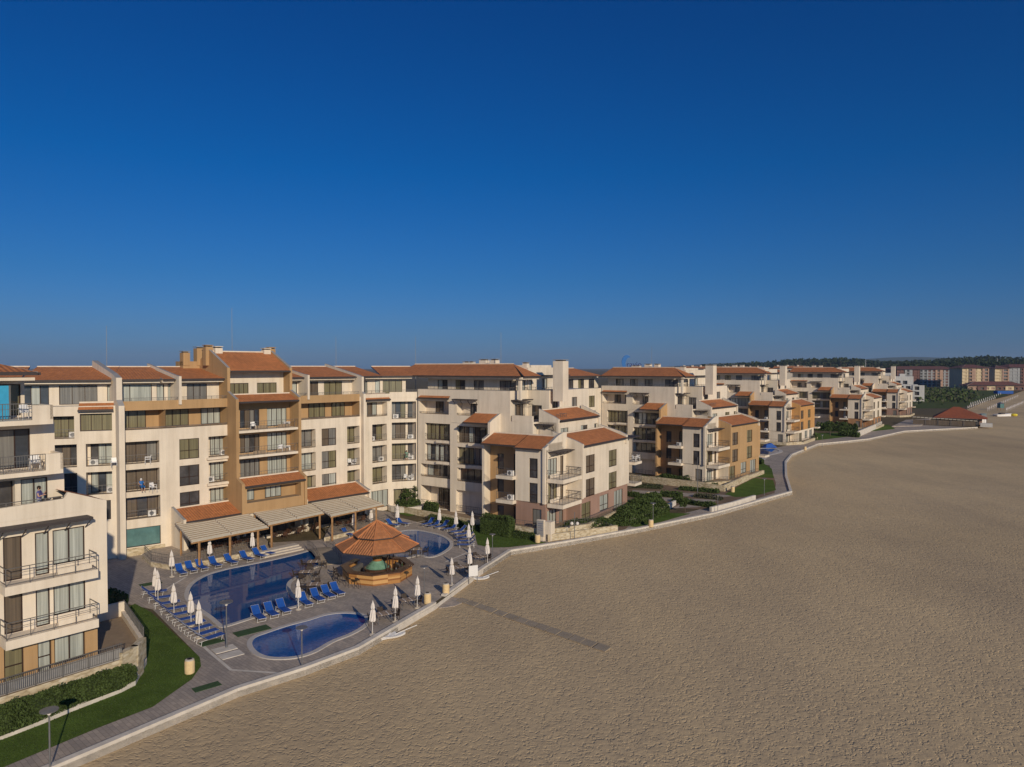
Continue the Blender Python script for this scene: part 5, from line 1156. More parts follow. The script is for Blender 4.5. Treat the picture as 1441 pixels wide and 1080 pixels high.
def boat(x, y, rz, label, L=1.9, mast=True):
    r = empty('beach_board', (*G(x, y, -0.4), -0.36), rz, label, 'board')
    m = MB(); n = 9; hw = 0.3
    pr = []
    for i in range(n+1):
        t = i/n; w = hw*math.sin(math.pi*(0.08+0.84*t))**0.7; pr.append((L*(t-0.5), w, 0.12*abs(2*t-1)**3))
    for (x0, w0, e0), (x1, w1, e1) in zip(pr, pr[1:]):
        m.hexa([(x0, -w0*0.7, e0), (x1, -w1*0.7, e1), (x1, w1*0.7, e1), (x0, w0*0.7, e0), (x0, -w0, e0+0.16), (x1, -w1, e1+0.16), (x1, w1, e1+0.16), (x0, w0, e0+0.16)], 'plastic')
    m.build('hull', r, True)
    if mast: m = MB(); m.tube((0.2, 0, 0.2), (L*0.5+1.0, 0.2, 0.55), 0.03, 'plastic', 6); m.build('pole', r)
boat(537, 900, 0.9, 'white upturned beach board against the wall, left of three', 1.6, False); boat(544, 899, 0.8, 'white upturned beach board against the wall, middle of three', 1.6, False); boat(552, 898, 0.45, 'white upturned beach board with a white pole, right of three', 2.0)
boat(677, 816, 0.3, 'white beach board lying beside the white notice board', 1.6)
r = empty('notice_board', (*G(666, 817), -0.3), math.radians(25), 'blank white notice board on two legs at the beach wall', 'sign'); m = MB(); m.box(-0.45, 0.45, -0.03, 0.03, 0.7, 1.7, 'plastic'); m.build('panel', r)
for x in (-0.42, 0.42): m = MB(); m.box(x-0.03, x+0.03, 0.031, 0.08, 0, 1.7, 'metal'); m.build('post', r)
r = empty('sign_pillar', (*G(766, 761), 0), math.radians(-30), 'cream pillar with a pale blue information panel at the lawn corner', 'sign')
m = MB(); m.box(-0.9, 0.0, -0.2, 0.25, 0, 2.35, 'cream'); m.box(0.0, 0.9, -0.1, 0.9, 0, 2.2, 'cream'); m.build('pillar', r); m = MB(); m.box(-0.85, 0.02, -0.26, -0.202, 0.5, 2.3, 'cap'); m.build('panel', r)
for i in range(4): m = MB(); m.box(-0.7, -0.1, -0.266, -0.262, 1.2+i*0.25, 1.24+i*0.25, 'signnavy'); m.build('text_line', r)

# ================================================================= people
def person(loc, rz, pose, shirt, trousers, label, s=1.0, hair='hair'):
    r = empty('person', loc, rz, label, 'person')
    me = bpy.data.meshes.new('body')
    if pose == 'stand':
        V = {'pel': (0, 0, 0.93, .14), 'wst': (0, 0, 1.08, .125), 'chs': (0, -0.01, 1.3, .15), 'nck': (0, 0, 1.47, .055), 'hd': (0, -0.02, 1.56, .085), 'top': (0, -0.02, 1.68, .085),
             'sl': (-.18, 0, 1.4, .06), 'el': (-.26, -.08, 1.13, .045), 'wl': (-.1, -.3, 1.2, .032), 'hl': (-.06, -.36, 1.22, .035), 'sr': (.18, 0, 1.4, .06), 'er': (.25, -.1, 1.14, .045), 'wr': (.12, -.28, 1.32, .032), 'hr': (.08, -.32, 1.38, .035),
             'pl': (-.1, 0, .88, .1), 'kl': (-.11, -.02, .48, .065), 'al': (-.12, 0.02, .08, .045), 'fl': (-.13, -.13, .04, .04), 'pr': (.1, 0, .88, .1), 'kr': (.12, 0, .48, .065), 'ar': (.13, .03, .08, .045), 'fr': (.14, -.12, .04, .04)}
    else:
        V = {'pel': (0, 0, 0.55, .14), 'wst': (0, .04, .7, .125), 'chs': (0, .08, .92, .15), 'nck': (0, .09, 1.09, .055), 'hd': (0, .07, 1.18, .085), 'top': (0, .07, 1.3, .085),
             'sl': (-.18, .08, 1.02, .06), 'el': (-.27, -.02, .78, .045), 'wl': (-.2, -.22, .72, .032), 'hl': (-.18, -.29, .71, .035), 'sr': (.18, .08, 1.02, .06), 'er': (.27, -.02, .78, .045), 'wr': (.2, -.22, .72, .032), 'hr': (.18, -.29, .71, .035),
             'pl': (-.1, -.02, .53, .1), 'kl': (-.13, -.45, .52, .065), 'al': (-.13, -.48, .08, .045), 'fl': (-.14, -.6, .04, .04), 'pr': (.1, -.02, .53, .1), 'kr': (.13, -.45, .52, .065), 'ar': (.13, -.5, .08, .045), 'fr': (.14, -.62, .04, .04)}
    E_ = ['pel-wst', 'wst-chs', 'chs-nck', 'nck-hd', 'hd-top', 'chs-sl', 'sl-el', 'el-wl', 'wl-hl', 'chs-sr', 'sr-er', 'er-wr', 'wr-hr', 'pel-pl', 'pl-kl', 'kl-al', 'al-fl', 'pel-pr', 'pr-kr', 'kr-ar', 'ar-fr']
    K = list(V); pts = [V[k][:3] for k in K]; ed = [tuple(K.index(x) for x in e.split('-')) for e in E_]; rad = [V[k][3] for k in K]
    for side in ('l', 'r'):      # five short fingers rooted in each hand
        h = Vector(V['h'+side][:3]); d = (h-Vector(V['w'+side][:3])).normalized(); x = Vector((1, 0, 0))
        for f in range(5):
            o1 = h+x*(f-2)*0.016; tip = o1+d*(0.05+0.01*(2-abs(f-2)))+Vector((0, 0, -0.02))
            if f == 0: tip = h+x*(-0.05 if side == 'r' else 0.05)+d*0.03
            pts += [tuple(tip)]; rad.append(0.009); ed.append((K.index('h'+side), len(pts)-1))
    me.from_pydata(pts, ed, []); o = bpy.data.objects.new('body', me); COL.objects.link(o); o.parent = r
    sk = o.modifiers.new('skin', 'SKIN'); sk.use_smooth_shade = True
    for i, v in enumerate(me.skin_vertices[0].data): v.radius = (rad[i], rad[i]); v.use_root = (i == 0)
    sb = o.modifiers.new('sub', 'SUBSURF'); sb.levels = 1; sb.render_levels = 1
    dg = bpy.context.evaluated_depsgraph_get(); ev = o.evaluated_get(dg); nm = bpy.data.meshes.new_from_object(ev); o.modifiers.clear(); o.data = nm; nm.name = 'body'
    nm.materials.clear()
    for k in ('skin', shirt, trousers): nm.materials.append(M[k])
    hip = V['pel'][2]
    for p in nm.polygons:
        c = p.center; arm = abs(c.x) > 0.2 and c.z < V['sl'][2]-0.12
        if pose == 'stand': p.material_index = 1 if hip+0.05 < c.z < V['nck'][2]-0.02 and abs(c.y) < 0.17 and not (abs(c.x) > 0.24) else (2 if 0.12 < c.z <= hip+0.05 and abs(c.y) < 0.2 else 0)
        else: p.material_index = 1 if hip+0.08 < c.z < V['nck'][2]-0.02 and c.y > -0.08 and abs(c.x) < 0.24 else (2 if c.z > 0.35 and c.z <= hip+0.1 and c.y < 0.2 else 0)
    hx, hy, hzz = V['hd'][:3]
    m = MB(); m.lathe([(0.05, hzz+0.17), (0.095, hzz+0.13), (0.108, hzz+0.05), (0.09, hzz-0.03)][::-1], hair, 10, (hx, hy+0.02)); m.build('hair', r, True)
    m = MB(); m.box(hx-0.014, hx+0.014, hy-0.118, hy-0.08, hzz+0.0, hzz+0.05, 'skin'); m.build('nose', r)
    for e in (-1, 1): m = MB(); m.box(hx+e*0.035-0.012, hx+e*0.035+0.012, hy-0.096, hy-0.08, hzz+0.055, hzz+0.067, 'dark'); m.build('eye', r)
    m = MB(); m.box(hx-0.022, hx+0.022, hy-0.094, hy-0.08, hzz-0.03, hzz-0.02, 'barwood'); m.build('mouth', r)
    for e in (-1, 1): m = MB(); m.box(hx+e*0.1-0.01, hx+e*0.1+0.01, hy-0.015, hy+0.015, hzz+0.0, hzz+0.055, 'skin'); m.build('ear', r)
    r.scale = (s, s, s)
q = lw(-3.45, 0.55); person((*q, 11.32), L_R+0.9, 'stand', 'shirt', 'pants', 'person in a violet shirt and white trousers standing on the near roof terrace')
q = AL(-2.45, 0.25); person((*q, FZ[2]+0.02), A_R, 'sit', 'signblue', 'signblue', 'person in blue with a white hat sitting on a loggia left of the ochre bay', 1.0, 'plastic')
q = G(571, 765, 8); 
q = AL(33.3, 1.9); person((-15.0, 100.9, FZ[2]+0.02), 0.2, 'sit', 'copper', 'copper', 'person in pale green sitting on a loggia in the inner corner of the complex')
# ================================================================= planting
RNG = random.Random(11)
def inside(p, poly):
    c = False; n = len(poly)
    for i in range(n):
        (x1, y1), (x2, y2) = poly[i], poly[i-1]
        if (y1 > p[1]) != (y2 > p[1]) and p[0] < (x2-x1)*(p[1]-y1)/(y2-y1)+x1: c = not c
    return c
def leafquad(m, p, s, mat, flat=0.0):
    a = Vector((RNG.gauss(0, 1), RNG.gauss(0, 1), RNG.gauss(0, 1)+flat)).normalized(); x = a.orthogonal().normalized(); y = a.cross(x)
    t = RNG.uniform(0, 6.28); x, y = x*math.cos(t)+y*math.sin(t), y*math.cos(t)-x*math.sin(t)
    s1 = s*RNG.uniform(0.6, 1.3); s2 = s1*RNG.uniform(0.4, 0.7)
    m.face([p-x*s1, p-y*s2, p+x*s1, p+y*s2], mat)
def wob(x, y, k=1.0): return 0.5*math.sin(x*1.3*k+2*math.sin(y*0.7*k))+0.5*math.sin(y*1.7*k+1.3*math.sin(x*0.9*k))
def hedge(pts, h, label, cat='hedge', leafs=45, size=0.1, mat='leaf', z0=0.0, name='hedge', world=False, dome=0.0, rough=0.12, group=None):
    P = pts if world else GL(pts, 0)
    if area(P) < 0: P = P[::-1]
    cx = sum(p[0] for p in P)/len(P); cy = sum(p[1] for p in P)/len(P)
    Q = [(x-cx, y-cy) for x, y in P]; A = abs(area(Q))
    R = max(math.hypot(*q) for q in Q)
    def edge_d(x, y):
        return min(abs((b[0]-a[0])*(a[1]-y)-(a[0]-x)*(b[1]-a[1]))/(math.dist(a, b) or 1) for a, b in zip(Q, Q[1:]+Q[:1]))
    def top(x, y):
        e = edge_d(x, y); k = min(1, e/(0.25+dome)) if dome else min(1, 0.8+e)
        return h*(0.35+0.65*math.sqrt(max(0.0, k)) if dome else k)*(1+rough*wob(x+cx, y+cy)*1.2)
    r = empty(name, (cx, cy, z0), 0, label, cat, group)
    m = MB(); core = [(x*0.93, y*0.93) for x, y in Q]
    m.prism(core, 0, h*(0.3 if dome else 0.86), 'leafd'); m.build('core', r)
    m = MB(); xs = [q[0] for q in Q]; ys = [q[1] for q in Q]
    n = int(min(9000, A*leafs)); k = 0
    while k < n:
        x, y = RNG.uniform(min(xs), max(xs)), RNG.uniform(min(ys), max(ys))
        if inside((x, y), Q): leafquad(m, Vector((x, y, top(x, y)+RNG.gauss(0, size*0.5))), size, mat, 0.6); k += 1
    per = list(zip(Q, Q[1:]+Q[:1]))
    for a, b in per:
        for _ in range(int(min(2500, math.dist(a, b)*h*leafs*1.3))):
            t = RNG.random(); x, y = a[0]+(b[0]-a[0])*t, a[1]+(b[1]-a[1])*t
            leafquad(m, Vector((x*RNG.uniform(.96, 1.0), y*RNG.uniform(.96, 1.0), RNG.uniform(0.02, 1)*top(x, y)*0.98)), size, mat)
    m.build('foliage', r); return r
def lawn(pts, z=0.012, mat='lawn', world=False, name='lawn'):
    P = pts if world else GL(pts, 0)
    if area(P) < 0: P = P[::-1]
    m = MB(); m.face([(*p, z) for p in P], mat); o = tag(m.build(name), kind='structure')
    return P
def tufts(P, n, mat='leaf', size=0.07, z=0.03, name='grass'):
    m = MB(); xs = [q[0] for q in P]; ys = [q[1] for q in P]; k = 0
    while k < n:
        x, y = RNG.uniform(min(xs), max(xs)), RNG.uniform(min(ys), max(ys))
        if inside((x, y), P): leafquad(m, Vector((x, y, z)), size, mat, 1.2); k += 1
    tag(m.build(name), 'short grass blades on the lawn', 'grass', kind='stuff')
def lowwall(pts, h, w, label, mat='kerb', z=0.0, name='garden_wall'):
    return strip(name, GL(pts, 0), w, -0.3, h, mat, label, 'wall', d0=-w/2)
# lawns near the camera
N1 = lawn([(0, 1082), (137, 1025), (215, 995), (270, 956), (283, 938), (281, 925), (245, 892), (213, 862), (190, 850), (176, 856), (190, 880), (203, 905), (206, 932), (190, 962), (170, 972), (103, 998), (60, 1016), (0, 1039), (-60, 1060), (-60, 1105)])
tufts(N1, 9000, size=0.035)
lawn([(135, 850), (150, 862), (178, 856), (178, 845), (160, 840)], 0.016)
# planted bank between the near terrace and the low wall
bank = [lw(-9.4, -2.0), lw(-0.2, -1.6), (-23.7, 44.6), (-24.3, 43.7), (-25.7, 41.3), (-26.5, 39.8), (-27.7, 38.0), (-31, 33.6)]
def bank_():
    T = [(-33.2, 31.9), (-30.5, 35.35), (-27.85, 38.7), (-25.9, 41.3), (-24.15, 43.6), (-23.8, 44.6)]; F_ = [(-31.6, 31.2), (-29.3, 34.6), (-26.7, 38.6), (-25.35, 41.1), (-24.0, 43.15), (-23.7, 44.3)]
    c = T[2]; r = empty('planted_bank', (*c, 0), 0, 'sloping planted bank of green shrubs between the near stone terrace and lawn', 'shrubs')
    m = MB(); g = MB()
    for i in range(5):
        q = [Vector((T[i][0]-c[0], T[i][1]-c[1], 1.5)), Vector((T[i+1][0]-c[0], T[i+1][1]-c[1], 1.5 if i < 4 else 1.0)), Vector((F_[i+1][0]-c[0], F_[i+1][1]-c[1], 0.25)), Vector((F_[i][0]-c[0], F_[i][1]-c[1], 0.25))]
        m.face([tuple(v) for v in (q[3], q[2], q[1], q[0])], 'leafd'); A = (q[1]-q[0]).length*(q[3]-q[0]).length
        for _ in range(int(A*620)):
            u, v = RNG.random(), RNG.random(); p = (q[0]*(1-u)+q[1]*u)*(1-v)+(q[3]*(1-u)+q[2]*u)*v
            p = p+Vector((0.1, -0.08, 0.14))*RNG.uniform(0, 1.2)*(1.2+wob(p.x*2.2, p.y*2.2)); leafquad(g, p, 0.075, 'leaf', 0.3)
    m.build('soil_core', r); g.build('foliage', r)
bank_()
lowwall([(-60, 1067), (0, 1041), (60, 1018), (103, 1000), (169, 974.5), (188, 965), (204, 935), (201, 905)], 0.3, 0.24, 'low cream edging wall between the near lawn and the planted bank')
m = hedge([(150, 860), (160, 851), (178, 853), (180, 843), (160, 836), (150, 838)], 1.0, 'dark rounded shrub in the shade behind the near building', 'shrub', 60, 0.12, dome=0.8, name='shrub')
# lawn and hedges between pool deck and the nearest stepped building
N2 = lawn([(640, 733), (683, 747), (726, 754), (757, 762), (770, 764), (716, 770.5), (690, 771), (672, 767), (668, 752), (655, 742)])
tufts(N2, 2500, size=0.05)
BL = lambda x, y: (4+x*.835+y*.55, 83.4-x*.55+y*.835)
hedge([BL(-7.4, -3.0), BL(-3.2, -3.0), BL(-3.2, -1.75), BL(-7.4, -1.75)], 2.3, 'tall clipped box hedge on the pool lawn', leafs=220, size=0.1, world=True, rough=0.03)
hedge([BL(-17.5, -0.6), BL(-7.5, -2.4), BL(-7.5, -1.8), BL(-17.5, 0.1)], 0.7, 'low clipped hedge left of the tall box hedge', leafs=120, size=0.1, world=True)
hedge([BL(-3.1, -2.5), BL(-0.3, -2.5), BL(-0.3, -1.8), BL(-3.1, -1.8)], 0.8, 'low clipped hedge right of the tall box hedge', leafs=120, size=0.1, world=True)
lawn([(556, 722), (575, 727), (600, 722), (596, 716), (565, 714)], 0.016)
P_ = empty('round_planter', (*G(575, 716), 0), 0, 'round cream walled planter at the foot of the inner corner', 'planter')
m = MB(); m.lathe([(3.0, 0), (3.0, 0.75), (2.75, 0.75), (2.75, 0.5)], 'kerb', 24); m.build('wall', P_)
hedge([(558, 717), (575, 720), (592, 716), (590, 709), (570, 707), (556, 711)], 1.1, 'green hedge growing in the round planter', leafs=70, size=0.13)
hedge([(596, 722), (615, 726), (617, 720), (600, 717)], 1.3, 'small hedge block right of the round planter', leafs=70, size=0.13)
# raised planter along the promenade
lowwall([(770, 762.5), (868, 748.5)], 0.8, 0.3, 'cream raised planter wall along the promenade below the corner building', 'stone'); lowwall([(868, 748.5), (850, 741)], 0.6, 0.3, 'short return of the planter wall at its right end', 'kerb')
hedge([(774, 759), (866, 746), (852, 739), (800, 744)], 1.45, 'rounded green shrubs filling the raised planter', 'shrub', 110, 0.13, dome=1.4, name='shrub')
lawn([(770, 764), (860, 750), (880, 745), (888, 738), (850, 736), (800, 742)], 0.008, 'soil', name='garden_bed')
hedge([(856, 742), (880, 741), (905, 738), (942, 722), (930, 706), (905, 706), (880, 716), (862, 729)], 1.7, 'large mounded hedge at the right foot of the corner building', 'hedge', 90, 0.17, dome=3.5, rough=0.25)
N3 = lawn([(885, 741), (940, 722), (972, 723), (930, 735), (895, 742)]); lowwall([(886, 739), (936, 719), (950, 711)], 0.7, 0.3, 'cream wall climbing beside the mounded hedge')
# middle gardens
lawn([(860, 735), (945, 715), (1000, 718), (1062, 703), (1090, 694), (1092, 680), (1085, 660), (1060, 655), (1000, 680), (930, 682), (880, 690), (850, 700)], 0.004, 'soil', name='garden_ground')
for pts in ([(900, 704), (1000, 709), (1010, 704), (900, 699)], [(890, 694), (1000, 701), (1040, 698), (890, 690)], [(945, 716), (985, 714), (1000, 710), (960, 709)]): lawn(pts, 0.018, 'paving', name='garden_path')
lawn([(1020, 696), (1045, 681), (1062, 673), (1088, 676), (1092, 690), (1060, 699), (1035, 700)], 0.02)
lawn([(1050, 671), (1060, 658), (1074, 652), (1086, 660), (1089, 673), (1065, 672)], 0.02); lawn([(985, 684), (1010, 677), (1040, 670), (1050, 672), (1018, 684)], 0.02)
lowwall([(888, 676), (940, 683), (1000, 690), (1018, 692), (1052, 676)], 1.0, 0.35, 'long stone garden wall below the ochre fronted building', 'stone')
lowwall([(1000, 720.5), (1030, 713), (1062, 703)], 0.65, 0.35, 'cream parapet rail at the promenade before the path bend', 'kerb')
G2 = [(928, 677, 970, 681, 1.7, 'dark clipped hedge block at the foot of the ochre corner wall'), (895, 676, 925, 679, 0.9, 'low hedge in the shade left of the dark hedge block'), (970, 681, 1008, 686, 0.7, 'low hedge along the stone terrace of the ochre fronted building'), (892, 687, 930, 689, 0.9, 'grey green low hedge in the upper garden row'),
      (955, 690, 1010, 695, 0.7, 'narrow hedge on the second garden row'), (928, 699, 958, 702, 1.1, 'short hedge in the middle of the garden'), (975, 700, 1015, 705, 0.8, 'ragged hedge below the thin mast'), (945, 707, 1005, 716, 0.9, 'long low hedge beside the promenade parapet'), (1062, 652, 1072, 654, 1.4, 'round bush at the corner of the far lawn'), (880, 698, 900, 702, 0.8, 'low shrubs behind the mounded hedge')]
for x0, y0, x1, y1, h, l in G2:
    hedge([(x0, y0), (x1, y1), (x1+3, y1-2.0), (x0+3, y0-2.0)], h*0.62, l, leafs=60, size=0.16, mat='leaf' if 'grey' not in l and 'ragged' not in l else 'leaf2', rough=0.25, dome=0.5 if 'ragged' in l else 0)
def small_tree(x, y, h, label, cr=0.8, mat='leaf', n=900, sz=0.12, loc=None, cat='tree', name='small_tree', group=None):
    X, Y = loc or G(x, y); r = empty(name, (X, Y, 0), RNG.uniform(0, 6), label, cat, group)
    m = MB(); m.tube((0, 0, 0), (0.05, 0, h*0.5), h*0.035, 'trunk', 7, h*0.022)
    for k in range(5):
        a = k*1.25+RNG.random(); m.tube((0.05, 0, h*(0.35+0.05*k)), (cr*0.55*math.cos(a), cr*0.55*math.sin(a), h*(0.6+0.06*k)), h*0.015, 'trunk', 5, h*0.006)
    m.build('trunk', r)
    cl = [(RNG.gauss(0, cr*0.42), RNG.gauss(0, cr*0.42), h*RNG.uniform(0.5, 0.92), cr*RNG.uniform(0.28, 0.5)) for _ in range(14)]
    m = MB()
    for i in range(n):
        c = cl[i % 14]; v = Vector((RNG.gauss(0, 1), RNG.gauss(0, 1), RNG.gauss(0, 1))).normalized()*c[3]*RNG.uniform(0.6, 1.05)
        leafquad(m, Vector(c[:3])+v, sz, mat)
    m.build('crown', r); return r
small_tree(964, 721, 1.9, 'small round topiary tree on the promenade lawn', 0.7)
small_tree(572, 716, 3.2, 'slim young tree rising from the round planter', 1.0)
small_tree(1168, 614, 3.5, 'small tree before the far cream building, left one', 1.5); small_tree(1190, 613, 3.0, 'small tree before the far cream building, right one', 1.3)
for x0, y0, x1, y1, h, l in [(1148, 606, 1205, 609, 2.0, 'long dark hedge before the far cream stepped building'), (1120, 617, 1148, 620, 1.2, 'low hedge before the orange fronted building'), (1180, 614, 1208, 616, 1.2, 'low hedge at the promenade before the far cream building')]:
    hedge([(x0, y0), (x1, y1), (x1+2, y1-1.8), (x0+2, y0-1.8)], h, l, leafs=14, size=0.35, rough=0.25)
lawn([(1110, 624), (1150, 620), (1200, 614), (1215, 609), (1150, 610), (1120, 618)], 0.03); lawn([(1220, 608), (1260, 604), (1250, 598), (1228, 600)], 0.03)
lowwall([(1207, 615), (1232, 604), (1240, 600)], 1.6, 0.5, 'cream ramp wall before the farthest cream building')
# small pool side cover
r = empty('covered_lounger_stack', (*G(1083, 630), 0), 0.3, 'blue covered stack of loungers beside the far side pool', 'lounger stack')
m = MB(); m.hexa([(-1.7, -0.8, 0), (1.7, -0.8, 0), (1.7, 0.8, 0), (-1.7, 0.8, 0), (-1.2, -0.4, 0.8), (0.3, -0.4, 1.1), (0.3, 0.4, 1.1), (-1.2, 0.4, 0.8)], 'blue'); m.build('cover', r)

# ================================================================= beach restaurant
def brest():
    X, Y = G(1326, 599); r = empty('beach_restaurant', (X, Y, 0), math.radians(-30), 'low beach restaurant with brown red hipped roof and grey canopy at the far wall', 'restaurant')
    q = lambda px, py, z=0: Vector((*G(px, py, z), z))
    c, s = math.cos(math.radians(30)), math.sin(math.radians(30))
    def loc(v): d = v-Vector((X, Y, 0)); return Vector((d.x*c-d.y*s, d.x*s+d.y*c, d.z))
    m = MB(); E1 = [loc(q(1312, 588, 3.4)), loc(q(1371, 586.5, 3.2)), loc(q(1352, 579, 3.2)), loc(q(1303, 580, 3.2))]; ap = loc(Vector((*G(1330, 573, 7.2), 7.2)))
    E1 = [Vector((-4, 2, 3.2)), Vector((19, 0, 3.2)), Vector((20, 17, 3.2)), Vector((-4, 19, 3.2))]; ap = [Vector((5, 9.5, 7.8)), Vector((7.5, 9.2, 7.8))]
    R = [(E1[0], E1[1], ap[1], ap[0]), (E1[1], E1[2], ap[1]), (E1[2], E1[3], ap[0], ap[1]), (E1[3], E1[0], ap[0])]
    for f in R:
        L = (f[1]-f[0]).length; uv = [(0, 0), (L, 0), (L/2+1, 9), (L/2-1, 9)][:len(f)] if len(f) == 4 else [(0, 0), (L, 0), (L/2, 9)]
        m.face([tuple(v) for v in f], 'tile' if False else 'tilered2', uv)
    m.face([tuple(v-Vector((0, 0, 0.05))) for v in reversed(E1)], 'trim'); m.build('roof', r)
    m = MB(); m.box(-2.5, 17, 3.5, 15.5, 0, 3.1, 'pink'); m.build('wall', r)
    for i in range(7): m = MB(); m.box(-1.8+i*2.6, 0.2+i*2.6, 3.4, 3.49, 0.6, 2.6, 'p_dark'); m.build('window', r)
    m = MB(); n = 16
    for i in range(n):
        x0 = -13+28*i/n; m.box(x0, x0+28/n-0.25, -2.5, 2.2, 3.25 - 0.06*i, 3.4-0.06*i, 'slat')
    m.box(-13, 15, -0.2, 0.0, 3.1, 3.2, 'metal'); m.build('canopy', r)
    for i in range(6): m = MB(); m.box(-13+i*5.5, -12.85+i*5.5, -2.4, -2.25, 0, 3.2, 'metal'); m.build('post', r)
    m = MB(); m.box(-13, 14, -2.0, -1.9, 0.1, 2.3, 'p_brown'); m.build('glass_screen', r)
    m = MB(); m.box(16, 21, -1.5, 1.5, 0, 1.6, 'white'); m.build('kiosk', r)
    r.scale = (0.68, 0.62, 0.8)
M['tilered2'] = tile('brown_red_tiles', (0.30, 0.085, 0.04))
brest()
for i, (x, y) in enumerate([(1381, 598), (1384, 597.5)]):
    r = empty('beach_cabin', (*G(x, y), 0), 0.2, ['left narrow changing cabin at the end of the beach restaurant', 'right narrow changing cabin at the end of the beach restaurant'][i], 'cabin', 'changing cabins'); m = MB(); m.box(-0.6, 0.6, -0.6, 0.6, 0, 3.6, 'metal'); m.box(-0.4, 0.4, -0.64, -0.61, 0.2, 2.2, 'plastic'); m.build('cabin_body', r); m = MB(); m.box(-0.7, 0.7, -0.7, 0.7, 3.6, 3.75, 'teal'); m.build('roof', r)
m = MB(); m.prism([(*G(1255, 601),), (*G(1296, 600),), (*G(1310, 590),), (*G(1275, 592),)], -0.05, 0.25, 'paving'); tag(m.build('forecourt'), kind='structure')

# ================================================================= far shore: grass, pale block, hotel, woods, hill
lawn([(1270, 575), (1350, 575), (1383, 565), (1418, 556.5), (1400, 549), (1330, 546), (1240, 546), (1250, 565)], 0.02, 'dune', name='dune_grass')
def blockbuilding(px0, px1, y_base, h, label, mats, floors, roofm='tilered', dep=18, az=0, name='hotel_building', hip=True, rows='p_dark', zb=0.0, k=None):
    Y = H*FPX/(y_base-HOR); X0, X1 = (px0-720.5)/FPX*Y, (px1-720.5)/FPX*Y; L = X1-X0
    b = Bld(name, (X0, Y, zb), math.radians(az), label, 'building'); n = max(2, int(L/4.5)); n = k or n
    st_ = h/floors; ops = []
    for f in range(floors):
        for i in range(n):
            a = L*(i+0.2)/n; c2 = L*(i+0.8)/n; ops.append((a, c2, f*st_+0.6, f*st_+2.4, 'l' if i % 2 else 'q', dict(d=1.2, rail=False, ac=False, win=[(0, 1, 2, None)])))
    nseg = max(1, len(mats)); poly = [(0, 0), (L, 0), (L, dep), (0, dep)]
    w = L/nseg
    for s_ in range(nseg):
        o2 = []
        for o in ops:
            if s_*w <= (o[0]+o[1])/2 < (s_+1)*w: o2.append((max(0.1, o[0]-s_*w), min(w-0.1, o[1]-s_*w), *o[2:]))
        fr = b.wall(mats[s_], (s_*w, -0.6*(s_ % 2)), ((s_+1)*w, -0.6*(s_ % 2)), 0, h, [(a, c2, z0, z1, 'l', dict(d=1.0, rail=False, ac=False, win=[])) for a, c2, z0, z1, k_, q in o2])
        g = MB(); fl = MB()
        for a, c2, z0, z1, k_, q in o2: g.face([fr.p(a, -0.97, z0), fr.p(c2, -0.97, z0), fr.p(c2, -0.97, z1), fr.p(a, -0.97, z1)], rows)
        tag(g.build('window_row', b.root), kind='stuff')
        for f in range(1, floors): obox(fl, fr, 0.2, w-0.2, 0, 0.5, f*st_-0.15, f*st_+0.1, mats[s_])
        tag(fl.build('balcony_band', b.root), kind='stuff')
    b.block([(0, 0.5), (L, 0.5), (L, dep), (0, dep)], 0, h-0.05, mats[0])
    if hip: b.roof((-1, -1.2), (L+1, -1.2), h+0.3, dep/2+1, 3.2, 0.5, roofm, hipl=9, hipr=9, cap=False); b.roof((L+1, -1.2), (L+1, dep+1), h+0.3, 9, 3.2, 0.5, roofm, hipl=dep/2, hipr=dep/2, cap=False, gut=False); b.roof((-1, dep+1), (-1, -1.2), h+0.3, 9, 3.2, 0.5, roofm, hipl=dep/2, hipr=dep/2, cap=False, gut=False)
    b.finish(); return b
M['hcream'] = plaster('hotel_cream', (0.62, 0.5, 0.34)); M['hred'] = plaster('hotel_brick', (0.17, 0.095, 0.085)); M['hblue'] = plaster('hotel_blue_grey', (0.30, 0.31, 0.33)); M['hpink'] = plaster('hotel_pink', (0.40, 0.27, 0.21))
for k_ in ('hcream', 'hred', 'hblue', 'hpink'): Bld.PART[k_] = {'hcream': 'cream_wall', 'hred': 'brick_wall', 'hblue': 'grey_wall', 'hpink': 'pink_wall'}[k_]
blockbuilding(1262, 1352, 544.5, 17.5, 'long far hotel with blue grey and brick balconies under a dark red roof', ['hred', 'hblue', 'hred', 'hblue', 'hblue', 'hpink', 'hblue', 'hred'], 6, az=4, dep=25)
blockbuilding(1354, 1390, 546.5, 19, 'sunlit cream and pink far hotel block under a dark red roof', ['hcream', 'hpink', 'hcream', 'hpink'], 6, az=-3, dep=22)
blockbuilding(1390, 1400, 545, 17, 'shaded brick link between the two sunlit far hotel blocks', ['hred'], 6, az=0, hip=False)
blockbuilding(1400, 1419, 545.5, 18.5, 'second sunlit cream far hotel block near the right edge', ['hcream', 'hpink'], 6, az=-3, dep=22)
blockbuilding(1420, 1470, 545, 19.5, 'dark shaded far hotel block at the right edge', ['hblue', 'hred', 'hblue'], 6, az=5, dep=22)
blockbuilding(1362, 1441, 549.5, 4.0, 'low cream and brick pavilion row in front of the far hotel', ['hpink', 'hred', 'hcream', 'hred', 'hcream', 'hred'], 1, az=0, dep=10)
